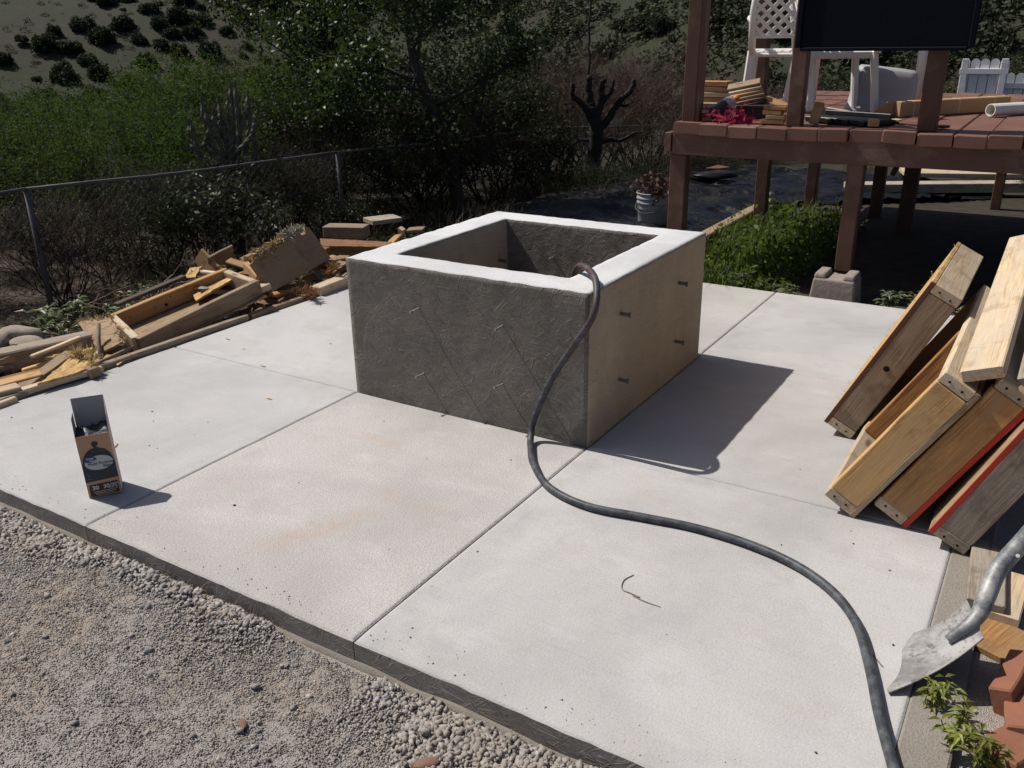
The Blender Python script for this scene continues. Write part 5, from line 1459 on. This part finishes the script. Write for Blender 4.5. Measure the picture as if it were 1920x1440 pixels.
right_ = Vector((.85, .527, 0))
for k, (s0, z0, s1, z1) in enumerate(((-.02, .55, -.32, 1.18), (-.02, .65, -.24, 1.28), (.0, .7, -.17, 1.26), (.0, .75, -.10, 1.32), (.0, .8, -.02, 1.24), (.02, .85, .04, 1.38), (.02, .8, .10, 1.42), (.02, .75, .15, 1.30), (.03, .7, .19, 1.50), (.03, .7, .26, 1.38), (.03, .95, .40, 1.17), (-.03, .6, -.42, 1.24), (.0, .85, -.06, 1.30), (.02, .62, .30, 1.05))):
    dpt = Vector((-.527, .85, 0)) * rgc.uniform(-.16, .16)
    s1 *= .85; z1 += .16
    a = right_ * s0 + Vector((0, 0, z0)); b = right_ * (s0 + (s1 - s0) * .75) + dpt * .7 + Vector((0, 0, z0 + (z1 - z0) * .45)); c = right_ * s1 + dpt + Vector((0, 0, z1))
    kn = c - b; arm([a, b + Vector((rgc.uniform(-.03, .03), 0, rgc.uniform(-.06, .06))), c + Vector((0, 0, rgc.uniform(-.12, .06)))], .021, k)
    if k % 2 == 0: arm([b, b + right_ * rgc.uniform(-.12, .12) + Vector((0, 0, .05)), b + right_ * rgc.uniform(-.14, .14) + Vector((0, 0, .20 + rgc.random() * .12))], .018, k)

# weathered post and far pole
def pole(name, pts, r, label):
    v, f = tube(pts, r, 8); return tag(put(name, pymesh(name, v, f, True), B_pole), label, 'pole')
pole('wooden_pole', [(-16.2, 6.1, -3.0), (-16.3, 6.1, -.9), (-16.45, 6.15, .55)], [.09, .08, .07], 'leaning weathered wooden pole in the field left of the cactus')
pz = G_(-20.5, 36.5)
up_ = thing('utility_pole', (-20.5, 36.5, pz), 'distant utility pole with short crossarms in front of the dark hillside', 'pole')
v, f = tube([(-20.5, 36.5, pz), (-20.5, 36.5, 1.9)], [.14, .11], 8); put('shaft', pymesh('shaft', v, f, True), B_pole, up_)
put('crossarm', MB().box((-20.3, 36.6, .3), (.9, .1, .1), R(30)).mesh('crossarm'), M_rail, up_); put('crossarm', MB().box((-20.3, 36.6, -1.3), (.7, .1, .1), R(30)).mesh('crossarm'), M_rail, up_)

# ---------------------------------------------------------------- juniper-dotted hillside
def juniper_mesh(seed, n):
    g = np.random.default_rng(seed)
    d = g.normal(0, 1, (n, 3)); d[:, 2] = np.abs(d[:, 2]); d /= np.linalg.norm(d, axis=1)[:, None]
    lump = 1 + .30 * np.sin(d[:, 0] * 5 + seed) * np.cos(d[:, 1] * 4 + seed * 2) + .14 * np.sin(d[:, 0] * 11 + d[:, 2] * 9 + seed)
    r_ = lump * (1 - .45 * g.random(n) ** 2)
    c = d * r_[:, None] * np.array([1., 1., 1.15])
    return npmesh('foliage', *leaf_arrays(c, .34 if n < 500 else .20, .24 if n < 500 else .13, 0, g))
jm = [juniper_mesh(k, 3200) for k in range(5)]
jst = seg_mesh('stems', [((0, 0, -.4), (0, 0, .7), .12, .05), ((0, 0, .1), (.4, .2, .8), .06, .03), ((0, 0, .1), (-.35, -.2, .8), .06, .03)])
jproto = []
for k in range(5):
    o = thing('juniper_shrub', (0, 0, 0), 'dark round juniper shrub dotting the far hillside', 'shrub', 'junipers on the far hillside')
    c = put('foliage', jm[k], L_jun if k < 3 else L_jun2); c.parent = o
    c = put('stems', jst, B_bark); c.parent = o
    jproto.append([o, False])
def place_juniper(x, y, s):
    e = jproto[rng.randrange(5)]
    o = e[0] if not e[1] else dup(e[0])
    e[1] = True
    o.location = (x, y, G_(x, y) - .1 * s); o.rotation_euler = (0, 0, rng.uniform(0, 6.28)); k_ = rng.uniform(.85, 1.15); o.scale = (s * k_, s / k_, s * rng.uniform(.75, 1.1))
spots = []; tries = 0
cams = Vector((2.67, -2.88))
while len(spots) < 285 and tries < 60000:
    tries += 1
    left_ = len(spots) < 165
    az = rng.uniform(R(9), R(33)) if left_ else rng.uniform(R(-32), R(8)); r_ = rng.uniform(93, 152) if left_ else (rng.uniform(92, 150) if az > R(-4) else rng.uniform(52, 110))
    a = VIEW + az; x_ = cams.x + r_ * math.cos(a); y_ = cams.y + r_ * math.sin(a)
    dens = float(vnoise(np.array([x_ * .045]), np.array([y_ * .045]), 88)[0])
    if az > R(-4) and dens < .32: continue
    if az < R(-4) and rng.random() < .25: continue
    dmin = rng.uniform(1.8, 3.4) if az > R(-4) else 2.4
    if any((x_ - p[0]) ** 2 + (y_ - p[1]) ** 2 < dmin ** 2 for p in spots[-400:]): continue
    spots.append((x_, y_, r_, az))
for x_, y_, r_, az in spots:
    place_juniper(x_, y_, rng.uniform(.45, 1.5) if az > R(-4) else rng.uniform(.8, 1.7))
# scrub too far and dense to count
low = [juniper_mesh(50 + k, 72) for k in range(3)]
VV = []; FF = []; off = 0
lowa = []
for m_ in low:
    v = np.empty(len(m_.vertices) * 3, np.float32); m_.vertices.foreach_get('co', v); lowa.append(v.reshape(-1, 3))
cnt = 0
while cnt < 3500:
    az = rng.uniform(R(-42), R(40)); right = az < R(10)
    r_ = (rng.uniform(46, 130) if az < R(-4) else rng.uniform(66, 150)) if right else (rng.uniform(78, 160) if rng.random() < .75 else rng.uniform(155, 260))
    a = VIEW + az; x_ = cams.x + r_ * math.cos(a); y_ = cams.y + r_ * math.sin(a)
    if not right:
        s_ = rng.uniform(.15, .5) if r_ < 155 else rng.uniform(1., 2.)
    else: s_ = rng.uniform(.5, 1.7)
    v = lowa[rng.randrange(3)] * np.array([s_ * 1.1, s_ * 1.1, s_ * rng.uniform(.7, 1.1)]) + np.array([x_, y_, G_(x_, y_) - .1 * s_])
    VV.append(v); cnt += 1
V_ = np.concatenate(VV); F_ = np.arange(len(V_)).reshape(-1, 4)
tag(put('hillside_scrub', npmesh('hillside_scrub', V_, F_), L_jun2), 'dense low scrub covering the far hillside between the junipers', 'scrub', kind='stuff')

# single green tree in the field
ft = bush('mesq', -27, 8.0, 3.3, 'round green tree standing alone in the field at the left edge')
ft.name = 'field_tree'; ft['category'] = 'tree'; ft.location.z = G_(-27, 8.0)

# ---------------------------------------------------------------- white picket gate and fence behind the deck
def pickets(name, label, x0, y, zb, zt, n, w, cat, brace=False, hatch=False):
    root = thing(name, (x0, y, zb), label, cat)
    for k in range(n):
        cx = x0 + (k + .5) * w
        prof = [(-w / 2 + .006, 0), (w / 2 - .006, 0)] + [((w / 2 - .006) * math.cos(t_), zt - zb - .05 + .05 * math.sin(t_)) for t_ in np.linspace(0, math.pi, 9)]
        v = [(cx + px, y, zb + pz_) for px, pz_ in prof] + [(cx + px, y + .02, zb + pz_) for px, pz_ in prof]; m = len(prof)
        put('picket', pymesh('picket', v, [tuple(range(m)), tuple(range(2 * m - 1, m - 1, -1))] + [(i, i + m, (i + 1) % m + m, (i + 1) % m) for i in range(m)]), M_picket, root)
    L_ = n * w
    for z in (zt - .17, zt - .62): put('rail', MB().box((x0 + L_ / 2, y - .022, z), (L_, .035, .075), 0, .004).mesh('rail'), M_picket, root)
    if brace:
        Mx, l2 = frame_from((x0 + .05, y - .03, zt - .22), (x0 + .55, y - .03, zt - .60), (0, -1, 0)); v, f = chamf(l2, .07, .025, .003); put('brace', pymesh('brace', v, f), M_picket, root, Mx)
    if hatch:
        for sx_ in (.06, L_ - .06): put('stile', MB().box((x0 + sx_, y - .024, zt - .45), (.085, .03, .9), 0, .004).mesh('stile'), M_picket, root)
    return root
gy_ = 12.0
pickets('picket_gate', 'tall white scalloped picket gate behind the deck', (1.080,12.000,0.861)[0], gy_, .25, (1.263,12.000,1.152)[2], 5, .125, 'gate', False, True)
pickets('picket_fence', 'lower white scalloped picket fence section right of the gate', (1.552,12.050,0.864)[0], gy_ + .05, .2, (1.634,12.000,0.960)[2], 9, .125, 'fence', True)

# ---------------------------------------------------------------- grass, weeds, leaf litter
def blades(n, xs, ys, hfun, L, w, dens=None, lean=.9):
    x_ = nr.uniform(*xs, n); y_ = nr.uniform(*ys, n)
    if dens is not None:
        k = nr.random(n) < dens(x_, y_); x_, y_ = x_[k], y_[k]
    n = len(x_); z_ = hfun(x_, y_)
    l_ = L * (.45 + .8 * nr.random(n)); an_ = nr.uniform(0, 6.283, n); d = np.stack([np.cos(an_), np.sin(an_), np.zeros(n)], 1)
    b = np.stack([x_, y_, z_ - .01], 1); q = np.stack([-np.sin(an_), np.cos(an_), np.zeros(n)], 1) * w
    ln = (lean * nr.random(n))[:, None]; up_v = np.array([[0, 0, 1.]])
    m = b + up_v * (l_ * .6)[:, None] + d * ln * (l_ * .3)[:, None]; e = b + up_v * (l_ * .9)[:, None] + d * ln * (l_)[:, None]
    v = np.stack([b - q, b + q, m + q * .8, m - q * .8, e + q * .15, e - q * .15], 1).reshape(-1, 3); o = np.arange(n)[:, None] * 6
    return v, np.concatenate([o + np.array([[0, 1, 2, 3]]), o + np.array([[3, 2, 4, 5]])])
v, f = blades(9000, (.26, 1.6), (2.68, 6.4), gz, .20, .0034, lambda x_, y_: (.10 + .9 * smooth(.3, .6, vnoise(x_ * 4, y_ * 4, 71))) * (1 - smooth(.95, 1.35, x_ + .3 * vnoise(x_ * 3, y_ * 3, 72))) * (1 - smooth(5.2, 6.4, y_)))
v2, f2 = leaf_arrays(np.stack([nr.uniform(.27, 1.2, 6000), nr.uniform(2.7, 5.6, 6000), np.zeros(6000)], 1), .05, .026)
v2[:, 2] += np.repeat(gz(v2[::4, 0], v2[::4, 1]) + np.abs(nr.normal(0, .07, 6000)) * (.3 + 1.4 * vnoise(v2[::4, 0] * 4, v2[::4, 1] * 4, 71)), 4)
tag(put('grass_patch', npmesh('grass_patch', np.concatenate([v, v2]), np.concatenate([f, f2 + len(v)])), L_grass), 'lush green grass and clover under the deck edge behind the patio', 'grass', kind='stuff')
v, f = blades(9000, (-3.7, -1.95), (-1.6, 4.5), gz, .08, .0035, lambda x_, y_: .9 * (vnoise(x_ * 2.2, y_ * 2.2, 73) > .42))
c = np.stack([nr.uniform(-3.7, -1.9, 6500), nr.uniform(-1.6, 4.6, 6500)], 1); k = vnoise(c[:, 0] * 2, c[:, 1] * 2, 74) > .42; c = c[k]
c3 = np.concatenate([c, (gz(c[:, 0], c[:, 1]) + np.abs(nr.normal(0, .05, len(c))))[:, None]], 1)
v2, f2 = leaf_arrays(c3, .05, .020)
tag(put('weed_cover', npmesh('weed_cover', np.concatenate([v, v2]), np.concatenate([f, f2 + len(v)])), L_mesq2), 'low weeds and grass between the timber heap and the fence', 'weeds', kind='stuff')
c = np.stack([nr.uniform(-4.2, -1.4, 9000), nr.uniform(-1.8, 8, 9000)], 1)
c3 = np.concatenate([c, (gz(c[:, 0], c[:, 1]) + .008)[:, None]], 1); v2, f2 = leaf_arrays(c3, .06, .010)
v, f = blades(9000, (-4.6, -1.6), (-1.8, 9), gz, .22, .0025, lambda x_, y_: .8 * (vnoise(x_ * 1.3, y_ * 1.3, 75) > .5) * ((x_ < -2.75) | (y_ > 3.6)))
v4, f4 = blades(5000, (-2.9, .5), (8.8, 11), gz, .22, .003, lambda x_, y_: .8 * (vnoise(x_ * 1.3, y_ * 1.3, 76) > .45))
tag(put('dry_grass', npmesh('dry_grass', np.concatenate([v2, v, v4]), np.concatenate([f2, f + len(v2), f4 + len(v2) + len(v)])), L_dry), 'dry grass and leaf litter along the fence line', 'dry grass', kind='stuff')

def weed_meshes(seed, h, n, L, w):
    rg_ = random.Random(seed); segs = []; cen = []; vv = []; ff = []
    for k in range(n):
        an_ = rg_.uniform(0, 6.28); p = Vector((.01 * math.cos(an_), .01 * math.sin(an_), 0)); d = Vector((math.cos(an_) * .5, math.sin(an_) * .5, 1)).normalized()
        for i in range(6):
            q = p + d * h / 6 * rg_.uniform(.7, 1.1); segs.append((tuple(p), tuple(q), .003, .0025)); p = q
            d = (d + Vector((rg_.gauss(0, .25), rg_.gauss(0, .25), .05))).normalized()
            for s_ in range(3 if i > 0 else 1):
                a = rg_.uniform(0, 6.28); o = Vector((math.cos(a), math.sin(a), rg_.uniform(-.2, .5))).normalized(); sd_ = o.cross(Vector((0, 0, 1))).normalized(); l_ = L * rg_.uniform(.6, 1.15); ww = w * l_ / L
                up_ = Vector((0, 0, 1)); b_ = len(vv)
                vv += [p, p + o * l_ * .4 + sd_ * ww * .5 + up_ * .006, p + o * l_ * .4 + up_ * -.002, p + o * l_ * .4 - sd_ * ww * .5 + up_ * .006, p + o * l_ - up_ * l_ * .25]
                ff += [(b_, b_ + 1, b_ + 2), (b_, b_ + 2, b_ + 3), (b_ + 1, b_ + 4, b_ + 2), (b_ + 2, b_ + 4, b_ + 3)]
    return seg_mesh('stems', segs), pymesh('foliage', vv, ff)
wv = [weed_meshes(600 + k, .22, 6, .075, .026) for k in range(3)]
def weed(x_, y_, s_, lm, label, group=None, z=None, var=None):
    k = rng.randrange(3) if var is None else var
    return plant_proto('weed', wv[k][0], wv[k][1], B_twig, lm, (x_, y_, G_(x_, y_) if z is None else z), rng.uniform(0, 6.28), s_, None, label, 'weed', group)
wl = 'leafy pale weed in the strip between the timber heap and the fence'
for x_, y_, s_ in ((-2.45, -.35, 1.1), (-2.2, -.05, .9), (-2.7, .1, 1.2), (-2.3, .35, .9), (-2.9, -.6, 1.2), (-2.6, .75, 1.0), (-3.0, .5, 1.1), (-2.35, 1.15, .9), (-2.75, 1.5, 1.0), (-2.5, 2.0, 1.0), (-2.9, 2.4, 1.0), (-2.1, -.5, .7), (-2.0, .15, .7)):
    weed(x_, y_, s_, L_weed, wl, 'weeds by the timber heap')
for x_, y_, s_ in ((1.85, 2.78, .75), (2.05, 2.8, .8), (1.30, 2.76, .6), (2.3, 2.76, .65), (1.1, 2.75, .6), (.9, 2.8, .7)):
    weed(x_, y_, s_, L_grass, 'small green weed sprouting behind the far rim of the patio', 'weeds behind the patio')
for k in range(3): wv[k][1].materials.clear()
def weed2(x_, y_, s_, label, k):
    st, lf = wv[k][0], wv[k][1].copy(); lf.materials.clear()
    return plant_proto('weed', st, lf, B_twig, L_yell, (x_, y_, -.005), rng.uniform(0, 6.28), s_, None, label, 'weed')
for k in range(3): wv[k][1].materials.append(L_weed)
weed2(*(2.618,-0.872,0.000)[:2], .40, 'yellow-green weed sprouting under the shovel blade', 0)
weed2(*(2.702,-0.976,0.000)[:2], .50, 'largest yellow-green weed beside the patio rim at the bottom right', 1)
weed2(*(2.762,-1.025,0.000)[:2], .45, 'leafy yellow-green weed at the bottom edge beside the terracotta bricks', 2)
# dead plant in the bucket
dp = plant_proto('dead_plant', bush_meshes(77, .35, 8, 2, 260, .05, .03, .8, .006, .03)[0], bush_meshes(77, .35, 8, 2, 500, .05, .035, .8, .006, .03)[1], B_twig, leafmat('dead_leaf', (.05, .03, .025), (.11, .065, .05), .1, .8), (-.50, 4.66, .15), 0, .8, None, 'withered dark plant growing out of the white bucket', 'plant')
for x_, y_, h_ in ((-1.9, 6.5, .45), (-1.5, 7.1, .4), (-2.6, 6.4, .5), (-1.2, 8.3, .4)):
    plant_proto('leafy_bush', dark[0][0], dark[0][1], B_twig, L_mesq2, (x_, y_, G_(x_, y_) - .05), rng.uniform(0, 6), h_ / 1.2, None, 'low green bush at the foot of the black cut-back tree', 'bush', 'low bushes round the cut-back tree')

# ---------------------------------------------------------------- gravel, stones, crumbs
def crushed(x_, y_, z_, s_, g):
    n = len(x_)
    b = np.array([[-1, -1, -1], [1, -1, -1], [1, 1, -1], [-1, 1, -1], [-.7, -.7, 1], [.7, -.7, 1], [.7, .7, 1], [-.7, .7, 1]], float)
    v = b[None] * (1 + g.uniform(-.38, .38, (n, 8, 3))) * (s_[:, None, None] * g.uniform(.40, 1., (n, 1, 3)) * .55)
    q = g.normal(0, 1, (n, 4)); q /= np.linalg.norm(q, axis=1)[:, None]; w, a, b_, c = q.T
    Rm = np.stack([1 - 2 * (b_ * b_ + c * c), 2 * (a * b_ - c * w), 2 * (a * c + b_ * w), 2 * (a * b_ + c * w), 1 - 2 * (a * a + c * c), 2 * (b_ * c - a * w), 2 * (a * c - b_ * w), 2 * (b_ * c + a * w), 1 - 2 * (a * a + b_ * b_)], 1).reshape(n, 3, 3)
    v = np.einsum('nij,nkj->nki', Rm, v) + np.stack([x_, y_, z_], 1)[:, None]
    f = np.array([[3, 2, 1, 0], [4, 5, 6, 7], [0, 1, 5, 4], [1, 2, 6, 5], [2, 3, 7, 6], [3, 0, 4, 7]])
    return v.reshape(-1, 3), (np.arange(n)[:, None, None] * 8 + f[None]).reshape(-1, 4)
g = np.random.default_rng(23)
N_ = 135000
x_ = g.uniform(-1.4, 2.4, N_); y_ = -1.435 - g.uniform(0, 1, N_) ** 1.2 * .95
hv = smooth(.46, .62, vnoise(x_ * 2.3 + 3.1, y_ * 2.9, 5) * .7 + vnoise(x_ * 9, y_ * 9, 95) * .3) * smooth(-2.0, -1.5, y_)
near_edge = np.exp((y_ + 1.435) / .14) * smooth(.2, .5, vnoise(x_ * 2.6, y_ * 0, 93))
dens = np.maximum(hv, near_edge)
loosef = smooth(.35, .65, vnoise(x_ * 5, y_ * 5, 92))
keep = g.random(N_) < .27 + .25 * loosef + .45 * dens
x_, y_, hv, dens = x_[keep], y_[keep], hv[keep], dens[keep]
s_ = .0022 + .0040 * g.random(len(x_)) ** 2 + dens * (.001 + .017 * g.random(len(x_)) ** 2.0) + (g.random(len(x_)) < .012) * g.random(len(x_)) * .012
v, f = crushed(x_, y_, heap_at(x_, y_) + s_ * .12 + dens * g.random(len(x_)) * .014, s_, g)
tag(put('gravel', npmesh('gravel', v, f), M_gravel), 'loose crushed grey gravel spread along the front edge of the patio', 'gravel', kind='stuff')
segs = []
for k in range(70):
    x1 = g.uniform(-1.2, 2.2); y1 = -1.46 - abs(g.normal(0, .3)); z1 = float(heap_at(np.array([x1]), np.array([y1]))[0]) + .006
    a_ = g.uniform(0, 6.28); l_ = g.uniform(.02, .09); p0 = Vector((x1, y1, z1)); p1 = p0 + Vector((math.cos(a_), math.sin(a_), g.normal(0, .06))) * l_; p2 = p1 + Vector((math.cos(a_ + .4), math.sin(a_ + .4), 0)) * l_ * .5
    segs += [(tuple(p0), tuple(p1), .0013, .0012), (tuple(p1), tuple(p2), .0012, .0007)]
tag(put('twig_litter', seg_mesh('twig_litter', segs), L_dry), 'thin dry twigs and straw scattered through the gravel', 'twigs', kind='stuff')
xs_ = g.uniform(-1.2, 2.5, 260); ys_ = -1.41 + np.abs(g.normal(0, .05, 260)) + .012; ss_ = .0015 + .0035 * g.random(260) ** 2
v, f = crushed(xs_, ys_, ss_ * .3, ss_, g)
tag(put('spilled_grit', npmesh('spilled_grit', v, f), M_gravel), 'specks of gravel spilled on the front rim of the patio', 'grit', kind='stuff')
NG = 120000
gx_ = g.uniform(-1.4, 2.3, NG); gy_2 = -1.44 - g.uniform(0, 1, NG) ** 1.15 * .95
tb_ = np.array([[1, 1, 1], [-1, -1, 1], [-1, 1, -1], [1, -1, -1]], float)
vv_ = tb_[None] * (1 + g.uniform(-.5, .5, (NG, 4, 3))) * ((.0011 + .0017 * g.random(NG) ** 2)[:, None, None])
vv_ += np.stack([gx_, gy_2, heap_at(gx_, gy_2) + .0012], 1)[:, None]
ff_ = (np.arange(NG)[:, None, None] * 4 + np.array([[0, 1, 2], [0, 3, 1], [0, 2, 3], [1, 3, 2]])[None]).reshape(-1, 3)
tag(put('grit', npmesh('grit', vv_.reshape(-1, 3), ff_), M_gravel), 'fine grey grit scattered over the dirt before the patio', 'grit', kind='stuff')
lab_s = 'grey angular stone lying in the loose gravel before the patio'
smesh = []
for k in range(6):
    o = rock((0, 0, 0), (1, .75, .6), 700 + k, M_stone if k else M_stone_red, lab_s, 'loose_stone', 'stone', 'larger stones in the gravel'); smesh.append([o, False])
for k in range(85):
    e = smesh[rng.randrange(1, 6)]; x1 = rng.uniform(-1.2, 2.1); y1 = -1.46 - abs(rng.gauss(0, .34))
    o = e[0] if not e[1] else dup(e[0]); e[1] = True
    s1_ = rng.uniform(.008, .015); z1 = float(heap_at(np.array([x1]), np.array([y1]))[0])
    o.matrix_basis = Matrix.Translation((x1, y1, z1 + s1_ * .35)) @ Euler((rng.uniform(-.5, .5), rng.uniform(-.5, .5), rng.uniform(0, 6.28))).to_matrix().to_4x4() @ Matrix.Scale(s1_, 4)
o = smesh[0][0]; p = Vector((0.591,-1.744,-0.070)); o.matrix_basis = Matrix.Translation(p) @ Matrix.Diagonal((.028, .022, .014, 1)); tag(o, 'reddish flat stone alone in the gravel at the left', 'stone')
for label, p, s1_ in (('rusty brown stone lying in the gravel at the bottom of the picture', (1.135,-1.751,-0.070), (.022, .014, .011)), ('broad tan stone half buried in gravel at the bottom edge', (1.619,-1.614,-0.070), (.035, .024, .016))):
    c = dup(o); c.matrix_basis = Matrix.Translation(Vector(p)) @ Matrix.Rotation(rng.uniform(0, 6), 4, 'Z') @ Matrix.Diagonal((*s1_, 1)); tag(c, label, 'stone'); c.pop('group', None)
o.pop('group', None)
rg_ = MB(); rp = [(-0.040,-1.675,-0.070), (0.117,-1.697,-0.068)]; rg_.tube(spline([rp[0], Vector(rp[0]).lerp(Vector(rp[1]), .5), rp[1]], 10), [.007 + .0012 * (i % 2) for i in range(21)], 8)
tag(put('rebar_piece', rg_.mesh('rebar_piece'), M_boulder), 'short ribbed rebar piece half buried in the gravel at the left', 'rebar')
sp_ = spline([(0.510,-1.585,-0.065), (0.560,-1.575,-0.062), (0.594,-1.564,-0.066)], 8); v, f = tube(sp_, .0015, 5)
tag(put('pale_twig', pymesh('pale_twig', v, f), M_string), 'thin pale twig lying on the gravel at the left', 'twig')

# crumbs on the patio
pm = []
lab_p = 'tiny dark crumb of stone lying loose on the patio'
for k in range(3):
    o = rock((0, 0, 0), (1, .8, .6), 800 + k, M_stone if k else B_bark, lab_p, 'stone_crumb', 'pebble', 'stone crumbs on the patio'); pm.append([o, False])
for (x_, y_, z_), s_ in (((0.343,-1.057,0.000), .007), ((-0.649,-0.650,0.000), .006), ((-0.552,-0.716,0.000), .005), ((-0.353,-0.889,0.000), .005), ((-0.303,-0.888,0.000), .004), ((-0.953,-1.032,0.000), .005), ((-1.146,-1.011,0.000), .005), ((0.333,-0.207,0.000), .004), ((1.267,-0.867,0.000), .006), ((1.012,-0.250,0.000), .005), ((0.715,-0.406,0.000), .003), ((-0.279,-0.719,0.000), .003), ((-0.590,0.458,0.000), .006), ((2.100,-0.329,0.000), .004), ((2.299,-0.204,0.000), .005), ((2.274,-0.127,0.000), .004), ((1.843,-0.396,-0.000), .003), ((2.428,-0.306,0.000), .006), ((2.503,-0.678,0.000), .005), ((2.421,-1.177,0.000), .005), ((1.009,-1.000,0.000), .003), ((1.255,-1.098,0.000), .003), ((0.418,-0.812,0.000), .003), ((-0.332,-0.603,0.000), .004), ((2.607,-0.503,0.000), .006), ((2.009,0.240,0.000), .004), ((0.573,-0.595,0.000), .003), ((1.957,-0.949,0.000), .003)):
    e = pm[rng.randrange(3)]; o = e[0] if not e[1] else dup(e[0]); e[1] = True
    s_ *= .8
    o.matrix_basis = Matrix.Translation((x_, y_, z_ + s_ * .4)) @ Matrix.Rotation(rng.uniform(0, 6), 4, 'Z') @ Matrix.Scale(s_, 4)
sp_ = spline([(1.758,-0.732,0.002), (1.745,-0.774,0.003), (1.759,-0.818,0.003), (1.791,-0.826,0.004), (1.823,-0.830,0.003), (1.800,-0.832,0.003), (1.846,-0.842,0.003), (1.893,-0.842,0.002)], 8); v, f = tube(sp_, .0015, 5)
tag(put('string_scrap', pymesh('string_scrap', v, f), M_string), 'curled scrap of pale string lying on the front right patio panel', 'string')
v, f = tube([(2.465,-0.750,0.002), (2.496,-0.787,0.002)], .002, 5)
tag(put('nail', pymesh('nail', v, f), M_tie), 'thin nail lying on the patio beside the hose', 'nail')
